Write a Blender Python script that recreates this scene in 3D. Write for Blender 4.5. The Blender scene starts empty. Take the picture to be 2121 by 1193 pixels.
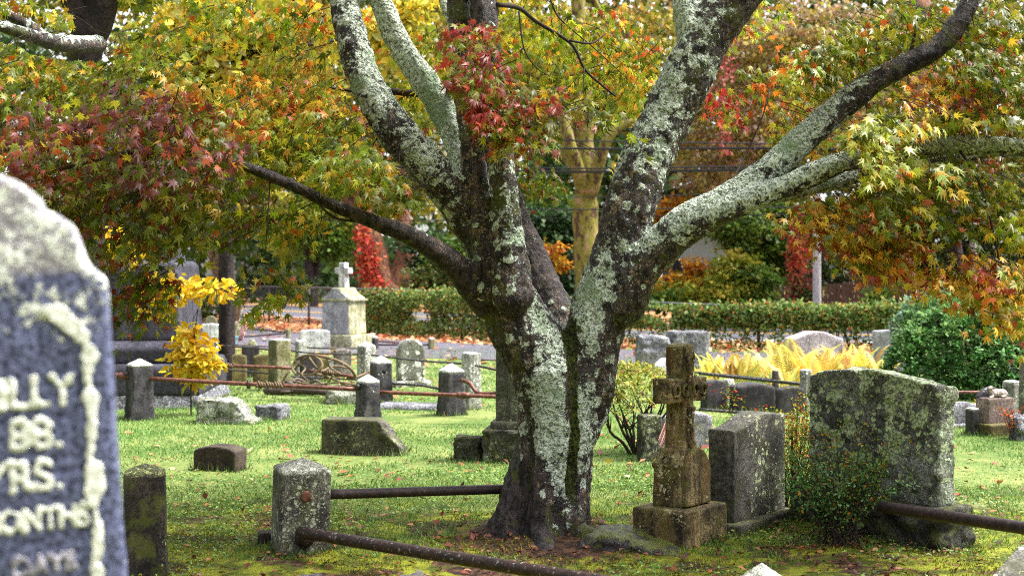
import bpy, bmesh, math, random
import numpy as np
from mathutils import Vector, Matrix
rng = np.random.default_rng(11)
RR = random.Random(5)
scene = bpy.context.scene
COL = scene.collection
PI = math.pi
# camera model: level camera at height H looking along +Y; F in photograph pixels
F, CX, HY, H = 2650.0, 1060.5, 575.0, 1.4

def P(px, py, d):
    return np.array([(px-CX)/F*d, d, H-(py-HY)/F*d])

def GD(py):
    return H*F/(py-HY)

def G(px, py):
    d = GD(py)
    return np.array([(px-CX)/F*d, d, 0.0])

# ------------------------------------------------------------------ noise
def _hash(ix, iy, iz, seed):
    n = (ix*374761393 + iy*668265263 + iz*2147483647 + seed*144665) & 0xffffffff
    n = ((n ^ (n >> 13))*1274126177) & 0xffffffff
    n = ((n ^ (n >> 15))*2246822519) & 0xffffffff
    return ((n ^ (n >> 16)) & 0xffffff)/float(0xffffff)

def vnoise(p, f=1.0, seed=0):
    q = np.asarray(p, float)*f + 1000.0 + seed*7.31
    i = np.floor(q).astype(np.int64)
    t = q - i
    t = t*t*(3-2*t)
    r = 0
    for dx in (0, 1):
        wx = t[:, 0] if dx else 1-t[:, 0]
        for dy in (0, 1):
            wy = t[:, 1] if dy else 1-t[:, 1]
            for dz in (0, 1):
                wz = t[:, 2] if dz else 1-t[:, 2]
                r = r + wx*wy*wz*_hash(i[:, 0]+dx, i[:, 1]+dy, i[:, 2]+dz, seed)
    return r

def fbm(p, f=1.0, seed=0, octv=3):
    r, a, s = 0, 1.0, 0
    for o in range(octv):
        r = r + a*(vnoise(p, f*2**o, seed+o*17)-.5)
        s += a
        a *= .5
    return r/s

TREE_XY = np.array([0.15, 6.9])
def gz(x, y):
    x = np.atleast_1d(np.asarray(x, float)); y = np.atleast_1d(np.asarray(y, float))
    p = np.stack([x, y, np.zeros_like(x)], 1)
    fade = np.clip((18-y)/6, 0, 1)*np.clip((y-1)/2, 0, 1)
    near = np.clip((10-y)/3, 0, 1)
    z = fbm(p, .9, 3, 3)*.05*fade + fbm(p, 5, 9, 2)*.028*near*fade
    r2 = (x-TREE_XY[0])**2+(y-TREE_XY[1])**2
    z += .05*np.exp(-r2/.28)
    return z

# ------------------------------------------------------------------ objects
def tag(o, label=None, cat=None, group=None, kind=None):
    if label: o['label'] = label
    if cat: o['category'] = cat
    if group: o['group'] = group
    if kind: o['kind'] = kind
    return o

def thing(name, label, cat, loc=(0, 0, 0), yaw=0.0, group=None, rot=None):
    o = bpy.data.objects.new(name, None)
    o.empty_display_size = .1
    COL.objects.link(o)
    o.location = [float(c) for c in loc]
    o.rotation_euler = rot if rot else (0, 0, math.radians(yaw))
    return tag(o, label, cat, group)

def obj(name, me, mat=None, parent=None, loc=None, yaw=None, rot=None):
    o = bpy.data.objects.new(name, me)
    COL.objects.link(o)
    if mat is not None and len(me.materials) == 0:
        for m in (mat if isinstance(mat, (list, tuple)) else [mat]):
            me.materials.append(m)
    if parent is not None: o.parent = parent
    if loc is not None: o.location = [float(c) for c in loc]
    if yaw is not None: o.rotation_euler = (0, 0, math.radians(yaw))
    if rot is not None: o.rotation_euler = rot
    return o

def fast_mesh(V, Fc, smooth=False, mats=None, mi=None):
    """Fc: (m,k) array of constant face size, or list of such arrays"""
    Fs = Fc if isinstance(Fc, list) else [Fc]
    Fs = [np.asarray(f) for f in Fs if len(f)]
    me = bpy.data.meshes.new('mesh')
    V = np.asarray(V, np.float32)
    me.vertices.add(len(V))
    me.vertices.foreach_set('co', V.ravel())
    loops = np.concatenate([f.ravel() for f in Fs]).astype(np.int32)
    sizes = np.concatenate([np.full(len(f), f.shape[1]) for f in Fs])
    starts = np.concatenate([[0], np.cumsum(sizes)[:-1]]).astype(np.int32)
    me.loops.add(len(loops))
    me.loops.foreach_set('vertex_index', loops)
    me.polygons.add(len(sizes))
    me.polygons.foreach_set('loop_start', starts)
    me.update(calc_edges=True)
    if mats:
        for m in mats: me.materials.append(m)
    if mi is not None:
        me.polygons.foreach_set('material_index', np.asarray(mi, np.int32))
    if smooth:
        me.polygons.foreach_set('use_smooth', np.ones(len(sizes), bool))
    return me

def set_tint(me, C):
    a = me.attributes.new('tint', 'FLOAT_COLOR', 'POINT')
    C = np.asarray(C, np.float32)
    if C.shape[1] == 3: C = np.concatenate([C, np.ones((len(C), 1), np.float32)], 1)
    a.data.foreach_set('color', C.ravel())

def set_float(me, name, A):
    a = me.attributes.new(name, 'FLOAT', 'POINT')
    a.data.foreach_set('value', np.asarray(A, np.float32))

class MB:
    """collects quads / tris and n-gons as one mesh"""
    def __init__(s): s.v = []; s.f = []; s.m = []
    def add(s, V, Fc, mi=0):
        b = len(s.v)
        s.v.extend([tuple(map(float, q)) for q in V])
        for f in Fc:
            s.f.append([b+int(i) for i in f]); s.m.append(mi)
        return s
    def box(s, c, size, mi=0, M=None):
        c = np.array(c, float); h = np.array(size, float)/2
        V = [c+h*np.array(k) for k in ((-1,-1,-1),(1,-1,-1),(1,1,-1),(-1,1,-1),(-1,-1,1),(1,-1,1),(1,1,1),(-1,1,1))]
        if M is not None: V = [M @ Vector(v) for v in V]
        return s.add(V, [(0,3,2,1),(4,5,6,7),(0,1,5,4),(1,2,6,5),(2,3,7,6),(3,0,4,7)], mi)
    def tube(s, pts, rad, n=8, res=0, mi=0, cap=True):
        V, Fq = tube(pts, rad, n, res)
        b = len(s.v)
        s.add(V, Fq, mi)
        if cap:
            k = len(V)//n
            s.f.append([b+i for i in range(n)][::-1]); s.m.append(mi)
            s.f.append([b+(k-1)*n+i for i in range(n)]); s.m.append(mi)
        return s
    def mesh(s, smooth=False, mats=None, autosmooth=None):
        me = bpy.data.meshes.new('mesh')
        me.from_pydata(s.v, [], s.f)
        if mats:
            for m in mats: me.materials.append(m)
        me.polygons.foreach_set('material_index', np.array(s.m, np.int32))
        if smooth: me.polygons.foreach_set('use_smooth', np.ones(len(s.f), bool))
        me.update()
        return me

def resample(pts, rad, res):
    """Catmull-Rom through pts, res sub-steps per span"""
    pts = np.array(pts, float); rad = np.broadcast_to(np.array(rad, float), (len(pts),)).copy()
    if res < 1 or len(pts) < 2: return pts, rad
    Pp = np.vstack([2*pts[0]-pts[1], pts, 2*pts[-1]-pts[-2]])
    Rp = np.concatenate([[rad[0]], rad, [rad[-1]]])
    o, r = [], []
    for i in range(1, len(Pp)-2):
        for k in range(res):
            t = k/res
            a, b, c, d = Pp[i-1], Pp[i], Pp[i+1], Pp[i+2]
            o.append(.5*(2*b+(c-a)*t+(2*a-5*b+4*c-d)*t*t+(3*b-a-3*c+d)*t**3))
            r.append(Rp[i]*(1-t)+Rp[i+1]*t)
    o.append(pts[-1]); r.append(rad[-1])
    return np.array(o), np.array(r)

def tube(pts, rad, n=8, res=0):
    pts, rad = resample(pts, rad, res)
    k = len(pts)
    T = np.gradient(pts, axis=0)
    T /= np.linalg.norm(T, axis=1)[:, None]+1e-9
    ref = np.array([0, 0, 1.0]) if abs(T[0][2]) < .9 else np.array([1.0, 0, 0])
    u = np.cross(T[0], ref); u /= np.linalg.norm(u)
    V = np.zeros((k, n, 3))
    a = np.arange(n)*2*PI/n
    for i in range(k):
        u = u - T[i]*np.dot(u, T[i]); u /= np.linalg.norm(u)+1e-9
        w = np.cross(T[i], u)
        V[i] = pts[i] + rad[i]*(np.cos(a)[:, None]*u+np.sin(a)[:, None]*w)
    Fq = []
    for i in range(k-1):
        for j in range(n):
            j2 = (j+1) % n
            Fq.append((i*n+j, i*n+j2, (i+1)*n+j2, (i+1)*n+j))
    return V.reshape(-1, 3), Fq

def remesh(me, voxel, smooth_it=0):
    ob = bpy.data.objects.new('tmp', me)
    COL.objects.link(ob)
    m = ob.modifiers.new('r', 'REMESH'); m.mode = 'VOXEL'; m.voxel_size = voxel; m.use_smooth_shade = True
    if smooth_it:
        q = ob.modifiers.new('s', 'SMOOTH'); q.iterations = smooth_it; q.factor = .5
    dg = bpy.context.evaluated_depsgraph_get()
    me2 = bpy.data.meshes.new_from_object(ob.evaluated_get(dg))
    bpy.data.objects.remove(ob)
    bpy.data.meshes.remove(me)
    me2.materials.clear()
    return me2

def get_co(me):
    a = np.zeros(len(me.vertices)*3, np.float32); me.vertices.foreach_get('co', a)
    return a.reshape(-1, 3).astype(float)

def get_no(me):
    a = np.zeros(len(me.vertices)*3, np.float32); me.vertex_normals.foreach_get('vector', a)
    return a.reshape(-1, 3).astype(float)

def set_co(me, V):
    me.vertices.foreach_set('co', np.asarray(V, np.float32).ravel()); me.update()

def weather(me, voxel=.02, amp=.004, f=12, seed=0, octv=3, rough=0.0, roughf=9, mask=None, sm=1):
    """voxel remesh, then worn-edge and rock-face displacement along the normals"""
    me = remesh(me, voxel, sm)
    V = get_co(me); N = get_no(me)
    d = fbm(V, f, seed, octv)*amp*2
    if rough:
        k = fbm(V*np.array([1, 1, 1.25]), roughf, seed+5, 4)
        k = np.abs(k)*4.2-.5
        if mask is not None: k = k*mask(V, N)
        d = d + k*rough
    set_co(me, V+N*d[:, None])
    return me

def srgb(r, g, b, s=1.0):
    o = []
    for c in (r, g, b):
        c = c/255
        o.append((c/12.92 if c <= .04045 else ((c+.055)/1.055)**2.4)*s)
    return tuple(o)

def nrm(a):
    return a/(np.linalg.norm(a, axis=-1, keepdims=True)+1e-9)

# ------------------------------------------------------------------ node helpers
class NB:
    def __init__(s, name):
        s.mat = bpy.data.materials.new(name); s.mat.use_nodes = True
        s.nt = s.mat.node_tree; s.nt.nodes.clear()
        s.out = s.nt.nodes.new('ShaderNodeOutputMaterial')
    def link(s, a, b): s.nt.links.new(a, b)
    def put(s, inp, v):
        if v is None: return
        if isinstance(v, bpy.types.NodeSocket): s.link(v, inp)
        elif isinstance(v, (tuple, list)):
            v = tuple(v)
            if inp.type == 'RGBA' and len(v) == 3: v = v+(1,)
            inp.default_value = v
        else: inp.default_value = v
    def node(s, t, **kw):
        n = s.nt.nodes.new('ShaderNode'+t)
        for k, v in kw.items(): setattr(n, k, v)
        return n
    def coord(s, rand=True):
        t = s.node('TexCoord').outputs['Object']
        if rand:
            r = s.node('ObjectInfo').outputs['Random']
            return s.vadd(t, s.comb(s.m('MULTIPLY', r, 31.), s.m('MULTIPLY', r, 57.), s.m('MULTIPLY', r, 13.)))
        return t
    def comb(s, x, y, z):
        n = s.node('CombineXYZ')
        for i, v in enumerate((x, y, z)): s.put(n.inputs[i], v)
        return n.outputs[0]
    def vadd(s, a, b, op='ADD'):
        n = s.node('VectorMath', operation=op); s.put(n.inputs[0], a); s.put(n.inputs[1], b)
        return n.outputs[0]
    def vscale(s, a, k):
        return s.vadd(a, k if isinstance(k, tuple) else (k, k, k), 'MULTIPLY')
    def m(s, op, a, b=None, c=None, clamp=False):
        n = s.node('Math', operation=op, use_clamp=clamp)
        s.put(n.inputs[0], a); s.put(n.inputs[1], b); s.put(n.inputs[2], c)
        return n.outputs[0]
    def noise(s, v, sc, det=3, rough=.5, dist=0, color=False):
        n = s.node('TexNoise'); s.put(n.inputs['Vector'], v)
        s.put(n.inputs['Scale'], sc); s.put(n.inputs['Detail'], det); s.put(n.inputs['Roughness'], rough); s.put(n.inputs['Distortion'], dist)
        return n.outputs['Color' if color else 'Fac']
    def vor(s, v, sc, feat='F1', out='Distance', rnd=1):
        n = s.node('TexVoronoi', feature=feat); s.put(n.inputs['Vector'], v); s.put(n.inputs['Scale'], sc); s.put(n.inputs['Randomness'], rnd)
        return n.outputs[out]
    def step(s, v, a, b):
        """smooth 0..1 between a and b (a may exceed b)"""
        n = s.node('MapRange', interpolation_type='SMOOTHSTEP')
        s.put(n.inputs['Value'], v)
        lo, hi, t0, t1 = (a, b, 0, 1) if a < b else (b, a, 1, 0)
        for k, x in zip(('From Min', 'From Max', 'To Min', 'To Max'), (lo, hi, t0, t1)): n.inputs[k].default_value = x
        return n.outputs[0]
    def mix(s, f, a, b, mode='MIX'):
        n = s.node('Mix', data_type='RGBA', blend_type=mode)
        s.put(n.inputs[0], f); s.put(n.inputs[6], a); s.put(n.inputs[7], b)
        return n.outputs[2]
    def attr(s, name, out='Color'):
        return s.node('Attribute', attribute_name=name).outputs[out]
    def normal_z(s):
        n = s.node('SeparateXYZ'); s.link(s.node('NewGeometry').outputs['Normal'], n.inputs[0])
        return n.outputs[2]
    def bump(s, h, strength=.5, dist=.01):
        n = s.node('Bump'); s.put(n.inputs['Height'], h); n.inputs['Strength'].default_value = strength; n.inputs['Distance'].default_value = dist
        return n.outputs[0]
    def bsdf(s, col, rough=.8, nor=None, spec=.3, metal=0):
        n = s.node('BsdfPrincipled'); s.put(n.inputs['Base Color'], col); s.put(n.inputs['Roughness'], rough)
        s.put(n.inputs['Specular IOR Level'], spec); s.put(n.inputs['Metallic'], metal)
        if nor is not None: s.link(nor, n.inputs['Normal'])
        return n.outputs[0]
    def done(s, sh):
        s.link(sh, s.out.inputs['Surface']); return s.mat

def plain(name, col, rough=.7, var=.35, sc=20, bump=.2, metal=0, spec=.3):
    b = NB(name); c = b.coord()
    n = b.noise(c, sc, 4)
    col2 = b.mix(b.m('MULTIPLY', n, 1.0), tuple(x*(1-var) for x in col), tuple(min(1, x*(1+var)) for x in col))
    return b.done(b.bsdf(col2, rough, b.bump(b.noise(c, sc*3, 3), bump, .004), spec, metal))

def stone_mat(name, base, dark, lich=.3, lcol=(150, 165, 125), lsc=14, moss=0.0, streak=.4, rust=0.0, rough=.8, bumpk=.5, rock=0.0, lk=.62):
    """weathered stone: mottling, run-off streaks, moss and round lichen colonies"""
    b = NB(name); c = b.coord()
    n1 = b.noise(c, 5, 6, .6)
    col = b.mix(b.step(n1, .35, .65), srgb(*dark), srgb(*base))
    sp = b.noise(c, 130, 2, .7)
    col = b.mix(.85, col, b.mix(b.step(sp, .34, .66), (.08, .08, .08), (.86, .86, .86)), 'OVERLAY')
    gr = b.noise(c, 38, 5, .7)
    col = b.mix(b.m('MULTIPLY', b.step(gr, .52, .40), .6), col, srgb(*[x*.42 for x in dark]))
    if streak:
        st = b.noise(b.vscale(c, (16, 16, 1.3)), 1, 4, .6)
        col = b.mix(b.m('MULTIPLY', b.step(st, .5, .68), streak), col, srgb(*[x*.45 for x in dark]))
        col = b.mix(b.m('MULTIPLY', b.step(st, .44, .3), streak*.6), col, srgb(*[min(255, x*1.25) for x in base]))
    if rust:
        rn = b.noise(b.vscale(c, (9, 9, 3)), 1, 4, .6)
        col = b.mix(b.m('MULTIPLY', b.step(rn, .45, .65), rust), col, srgb(112, 84, 36))
    if moss:
        mn = b.noise(c, 9, 5, .65)
        col = b.mix(b.m('MULTIPLY', b.step(b.m('ADD', mn, b.m('MULTIPLY', b.normal_z(), .08)), .5, .62), moss), col, srgb(92, 98, 32))
    h = b.m('ADD', b.m('MULTIPLY', n1, .6), b.m('MULTIPLY', sp, .35))
    if lich:
        w = b.vadd(c, b.vscale(b.vadd(b.noise(c, 26, 3, color=True), (.5, .5, .5), 'SUBTRACT'), .05))
        mk = b.noise(c, 3.1, 3, .6)
        m0 = None
        for sc, k in ((lsc, 1.0), (lsc*2.6, .8)):
            d = b.vor(w, sc)
            rnd = b.node('SeparateXYZ'); b.link(b.vor(w, sc, out='Color'), rnd.inputs[0])
            r = b.m('MULTIPLY', b.m('MULTIPLY', rnd.outputs[0], b.step(mk, .62-lich*.45, .8-lich*.35)), lk*k)
            q = b.step(b.m('SUBTRACT', r, d), -.03, .05)
            m0 = q if m0 is None else b.m('MAXIMUM', m0, q)
        ln = b.noise(c, 60, 4, .7)
        m1 = b.m('MULTIPLY', m0, b.step(ln, .28, .46))
        lc = b.mix(b.step(ln, .4, .7), srgb(*[x*.72 for x in lcol]), srgb(*[min(255, x*1.18) for x in lcol]))
        col = b.mix(m1, col, lc)
        h = b.m('ADD', h, b.m('MULTIPLY', m1, .5))
    if rock:
        w2 = b.vadd(c, b.vscale(b.noise(c, 9, 3, color=True), .12))
        rk = b.m('ADD', b.m('MULTIPLY', b.noise(w2, 17, 6, .68), 1.6), b.m('MULTIPLY', b.vor(w2, 15), .7))
        col = b.mix(b.m('MULTIPLY', b.step(rk, 1.05, .78), .65), col, (.012, .012, .011))  # hollows of the rock relief blackened: crevice shade painted into the colour
        h = b.m('ADD', b.m('MULTIPLY', rk, rock*3), h)
    return b.done(b.bsdf(col, rough, b.bump(h, bumpk, .012), .35))

def leaf_mat(name, trans=.35, rough=.4, spec=.45, two=None):
    b = NB(name)
    t = b.attr('tint')
    g = b.node('NewGeometry')
    col = b.mix(b.m('MULTIPLY', g.outputs['Random Per Island'], .35), t, b.mix(.5, t, (.02, .02, .005)))
    p = b.bsdf(col, rough, None, spec)
    tr = b.node('BsdfTranslucent')
    b.link(b.mix(.25, col, b.mix(1, col, (1.0, .9, .3), 'MULTIPLY')), tr.inputs['Color'])
    ms = b.node('MixShader'); ms.inputs[0].default_value = trans
    b.link(p, ms.inputs[1]); b.link(tr.outputs[0], ms.inputs[2])
    return b.done(ms.outputs[0])
# ================================================================== camera, light, sky
cam = bpy.data.cameras.new('camera'); camo = bpy.data.objects.new('camera', cam); COL.objects.link(camo)
camo.location = (0, 0, H); camo.rotation_euler = (PI/2, 0, 0)
cam.sensor_width = 36; cam.lens = F/2121*36
cam.shift_y = -(596.5-HY)/2121
cam.clip_start = .05; cam.clip_end = 600
cam.dof.use_dof = True; cam.dof.focus_distance = 7.0; cam.dof.aperture_fstop = 3.5
scene.camera = camo
vs = scene.view_settings
vs.view_transform = 'Standard'; vs.look = 'None'; vs.gamma = 1; vs.exposure = 2.34
scene.cycles.max_bounces = 7; scene.cycles.diffuse_bounces = 4; scene.cycles.glossy_bounces = 2
scene.cycles.transmission_bounces = 4; scene.cycles.transparent_max_bounces = 4
scene.cycles.use_denoising = False
scene.cycles.filter_width = 1.05
scene.cycles.sample_clamp_indirect = 6

SUN_DIR = nrm(np.array([.52, .06, .85]))        # towards the bright part of the cloud cover
w = bpy.data.worlds.new('World'); scene.world = w; w.use_nodes = True
nt = w.node_tree; nt.nodes.clear()
sky = nt.nodes.new('ShaderNodeTexSky'); sky.sky_type = 'NISHITA'; sky.sun_disc = False
sky.sun_elevation = math.asin(SUN_DIR[2]); sky.sun_rotation = math.atan2(SUN_DIR[0], SUN_DIR[1])
sky.dust_density = 4; sky.air_density = 1.0; sky.ozone_density = 1
hs = nt.nodes.new('ShaderNodeHueSaturation'); hs.inputs['Saturation'].default_value = .28
bg = nt.nodes.new('ShaderNodeBackground'); bg.inputs['Strength'].default_value = .115
wo = nt.nodes.new('ShaderNodeOutputWorld')
nt.links.new(sky.outputs[0], hs.inputs['Color']); nt.links.new(hs.outputs[0], bg.inputs['Color']); nt.links.new(bg.outputs[0], wo.inputs[0])
sl = bpy.data.lights.new('sun', 'SUN'); sl.energy = 1.5; sl.angle = math.radians(14); sl.color = (1, .97, .92)
so = bpy.data.objects.new('sun', sl); COL.objects.link(so)
so.rotation_euler = Vector(SUN_DIR.tolist()).to_track_quat('Z', 'Y').to_euler()

# ================================================================== ground, lane, road
def ground_mat():
    b = NB('lawn_ground'); c = b.coord(False)
    s = b.node('SeparateXYZ'); b.link(c, s.inputs[0])
    n = b.noise(c, 1.6, 5, .6); n2 = b.noise(c, 22, 4, .65); n3 = b.noise(c, 7, 4, .6)
    lawn = b.mix(b.step(n, .35, .65), srgb(76, 102, 44), srgb(118, 130, 72))
    lawn = b.mix(b.m('MULTIPLY', b.step(n2, .52, .7), .6), lawn, srgb(160, 140, 80))
    moss = b.mix(b.step(n3, .4, .6), srgb(72, 80, 20), srgb(124, 128, 34))
    soil = b.mix(b.step(n2, .4, .65), srgb(46, 32, 24), srgb(92, 66, 50))
    near = b.mix(b.step(b.noise(c, 2.6, 5, .62), .50, .58), moss, soil)
    col = b.mix(b.step(b.m('ADD', s.outputs[1], b.m('MULTIPLY', b.m('SUBTRACT', n, .5), 2.4)), 7.2, 8.6), near, lawn)
    dist = b.m('SQRT', b.m('ADD', b.m('POWER', b.m('SUBTRACT', s.outputs[0], .2), 2), b.m('POWER', b.m('SUBTRACT', s.outputs[1], 6.75), 2)))
    col = b.mix(b.step(b.m('ADD', dist, b.m('MULTIPLY', b.m('SUBTRACT', n3, .5), .5)), .62, .42), col, soil)
    far = b.step(s.outputs[1], 23, 28)
    lit = b.mix(b.step(n2, .4, .6), srgb(150, 92, 66), srgb(186, 128, 96))
    col = b.mix(b.m('MULTIPLY', far, b.step(n3, .42, .52)), col, lit)
    return b.done(b.bsdf(col, .9, b.bump(b.m('ADD', n2, b.noise(c, 70, 3)), .7, .02), .2))

def grid_sheet(name, xs, ys, mat, zf):
    X, Y = np.meshgrid(xs, ys)
    V = np.stack([X.ravel(), Y.ravel(), zf(X.ravel(), Y.ravel())], 1)
    nx, ny = len(xs), len(ys)
    i = (np.arange(ny-1)[:, None]*nx+np.arange(nx-1)[None]).ravel()
    me = fast_mesh(V, np.stack([i, i+1, i+nx+1, i+nx], 1), smooth=True)
    o = obj(name, me, mat); tag(o, kind='structure'); return o

xs = np.unique(np.concatenate([np.linspace(-220, -12, 22), np.linspace(-12, -3.5, 40), np.linspace(-3.5, 3.5, 180), np.linspace(3.5, 12, 40), np.linspace(12, 220, 22)]))
ys = np.unique(np.concatenate([np.linspace(-60, 3, 24), np.linspace(3, 10, 190), np.linspace(10, 26, 110), np.linspace(26, 320, 40)]))
grid_sheet('ground', xs, ys, ground_mat(), gz)

def asphalt(name, col, leaf=.25):
    b = NB(name); c = b.coord(False)
    n = b.noise(c, 2, 5); s_ = b.noise(c, 90, 2)
    k = b.mix(b.step(n, .3, .7), tuple(x*.8 for x in col), tuple(x*1.2 for x in col))
    k = b.mix(b.m('MULTIPLY', b.step(b.noise(c, 5.5, 4, .7), .60, .66), leaf), k, srgb(170, 112, 84))
    return b.done(b.bsdf(k, .55, b.bump(s_, .3, .004), .5))

def polyline(pts, n=60):
    p, _ = resample(np.array([(x, y, 0) for x, y in pts]), .1, max(2, n//len(pts)))
    return p[:, :2]

def ribbon(name, line, o0, o1, z, mat):
    T = nrm(np.gradient(line, axis=0)); N = np.stack([-T[:, 1], T[:, 0]], 1)      # N points away from the camera side
    a = line+N*o0; c = line+N*o1
    V = np.concatenate([np.c_[a, np.full(len(a), z)], np.c_[c, np.full(len(c), z)]])
    k = len(line); i = np.arange(k-1)
    me = fast_mesh(V, np.stack([i, i+1, i+k+1, i+k], 1))
    return tag(obj(name, me, mat), kind='structure')

# the fence line, from far left to near right; the cemetery lane lies on this side of it, the road beyond
FENCE = polyline([(-21, 60), (-14.5, 49), (-8.6, 41.5), (-6.25, 38), (-3.8, 32.6), (-.6, 28.8), (3.2, 26.0), (7.7, 24.4), (14, 23), (24, 21.5)], 90)
ribbon('lane', FENCE, -5.6, -1.5, .008, asphalt('lane_asphalt', (.085, .08, .105), .35))
ribbon('road', FENCE, 2.6, 10.5, .008, asphalt('road_asphalt', (.085, .085, .105), .15))
yl = plain('yellow_paint', srgb(215, 165, 40), .6)
ribbon('road_marking_yellow', FENCE, 6.45, 6.57, .013, yl)
ribbon('road_marking_yellow.001', FENCE, 6.75, 6.87, .013, yl)
ribbon('road_marking_white', FENCE, 3.0, 3.14, .013, plain('white_paint', (.7, .7, .68), .6))
FT = nrm(np.gradient(FENCE, axis=0)); FN = np.stack([-FT[:, 1], FT[:, 0]], 1)
FL = np.concatenate([[0], np.cumsum(np.linalg.norm(np.diff(FENCE, axis=0), axis=1))])
def fence_at(s, off=0.0):
    s = np.asarray(s, float)
    x = np.interp(s, FL, FENCE[:, 0]); y = np.interp(s, FL, FENCE[:, 1])
    nx = np.interp(s, FL, FN[:, 0]); ny = np.interp(s, FL, FN[:, 1])
    return np.stack([x+nx*off, y+ny*off], -1)
def fence_s(px):
    """arc length where the fence crosses the picture column px"""
    col = (FENCE[:, 0]/FENCE[:, 1])*F+CX
    return float(np.interp(px, col, FL))

# ================================================================== grass, clover, fallen leaves
def scatter(n, d0, d1, spread=1.12, px0=-60, px1=2180):
    """random ground points filling the view wedge, even per square metre"""
    u = rng.random(n)
    y = np.sqrt(d0*d0+(d1*d1-d0*d0)*u)
    px = px0+(px1-px0)*rng.random(n)
    x = (px-CX)/F*y*spread
    return x, y

GREENS = np.array([srgb(102, 144, 66), srgb(130, 168, 96), srgb(84, 122, 50), srgb(162, 178, 114), srgb(180, 168, 122)])
def grass():
    Vs, Cs = [], []
    for n, d0, d1, h0, h1, wd in ((100000, 4.6, 8.6, .012, .038, .0028), (140000, 8.4, 14, .014, .036, .0045), (80000, 14, 25, .016, .04, .008)):
        x, y = scatter(n, d0, d1)
        p = np.stack([x, y, 0*x], 1)
        f = fbm(p, 1.3, 5, 3)
        if d0 < 5:
            r2 = np.hypot(x-.2, y-6.8)
            keep = (fbm(p, 2.2, 31, 3)+.22*np.clip((y-6.8)/1.5, -1, 1) > -.05) & (r2 > .5)
        else: keep = fbm(p, .75, 63, 4)+.16*(rng.random(n)-.5) > -.085
        x, y, f = x[keep], y[keep], f[keep]; n = len(x)
        z = gz(x, y)
        h = h0+(h1-h0)*rng.random(n)*(1+f)
        a = rng.random(n)*2*PI; lean = .2+.9*rng.random(n); la = rng.random(n)*2*PI
        b = np.stack([x, y, z-.004], 1)
        s = np.stack([np.cos(a), np.sin(a), 0*a], 1)*wd*(.6+.8*rng.random(n))[:, None]
        tip = b+np.stack([np.cos(la)*lean*h, np.sin(la)*lean*h, h], 1)
        Vs.append(np.stack([b-s, b+s, tip], 1).reshape(-1, 3))
        ci = np.clip((rng.random(n)*3.2+f*3+.2).astype(int), 0, 4)
        C = GREENS[ci]*(.7+.55*rng.random(n))[:, None]*(1+1.1*np.clip(fbm(p[keep], .45, 91, 3), -.3, .3))[:, None]
        if d0 < 5: C = C*np.array([.80, .82, .66])
        Cs.append(np.repeat(C, 3, 0))
    V = np.concatenate(Vs); me = fast_mesh(V, np.arange(len(V)).reshape(-1, 3)); set_tint(me, np.concatenate(Cs))
    tag(obj('grass', me, leaf_mat('grass_blade', .3, .5, .3)), 'short damp autumn grass and moss between the stones', 'grass', kind='stuff')
grass()

def star(lobes=7, droop=.25):
    """palmate maple leaf: base at the origin, middle tip along +y, unit length"""
    if lobes == 7: A = [-128, -84, -42, 0, 42, 84, 128]; L = [.38, .68, .92, 1.0, .92, .68, .38]
    else: A = [-95, -48, 0, 48, 95]; L = [.55, .85, 1.0, .85, .55]
    v = [(0, 0, 0)]
    c = np.array([0, .18])
    out = []
    for i, (a, l) in enumerate(zip(A, L)):
        a = math.radians(a)
        out.append(c+np.array([math.sin(a), math.cos(a)])*l*.82)
        if i < len(A)-1:
            m = math.radians((A[i]+A[i+1])/2); q = (L[i]+L[i+1])/2*.82
            out.append(c+np.array([math.sin(m), math.cos(m)])*q*.40)
    v = [(c[0], c[1], .03)]+[(p[0], p[1], -droop*np.hypot(p[0], p[1]-.18)**2) for p in out]+[(0, 0, 0)]
    k = len(v)
    f = [(0, i+1, i) for i in range(1, k-1)]+[(0, 1, k-1)]
    return np.array(v), np.array(f)

def place_leaves(base, axis, normal, size, tint, shape):
    """instances a leaf shape with real geometry: arrays of base, tip direction, face normal, length, colour"""
    V0, F0 = shape
    n = len(base)
    ay = nrm(axis); az = nrm(normal-ay*np.sum(normal*ay, 1)[:, None]); ax = np.cross(ay, az)
    V = base[:, None]+size[:, None, None]*(V0[None, :, 0, None]*ax[:, None]+V0[None, :, 1, None]*ay[:, None]+V0[None, :, 2, None]*az[:, None])
    k = len(V0)
    Fq = (F0[None]+(np.arange(n)*k)[:, None, None]).reshape(-1, F0.shape[1])
    return V.reshape(-1, 3), Fq, np.repeat(tint, k, 0)

KITE = (np.array([(0, 0, 0), (.34, .45, .06), (0, 1, -.08), (-.34, .45, .06)]), np.array([(0, 1, 2, 3)]))
OVAL = (np.array([(0, 0, 0), (.24, .22, .05), (.27, .55, .05), (0, 1, -.14), (-.27, .55, .05), (-.24, .22, .05)]), np.array([(0, 1, 2, 3), (0, 3, 4, 5)]))
STAR7, STAR5 = star(7), star(5)

def rand_dir(n, up=0.0):
    v = nrm(rng.normal(size=(n, 3))); v[:, 2] += up
    return nrm(v)

def pick(pal, n, jit=.25):
    cols = np.array([srgb(*c[:3]) for c in pal]); wt = np.array([c[3] if len(c) > 3 else 1.0 for c in pal])
    i = rng.choice(len(pal), n, p=wt/wt.sum())
    return cols[i]*(1+jit*(rng.random((n, 1))*2-1))*(1+.12*(rng.random((n, 3))*2-1))

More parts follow.
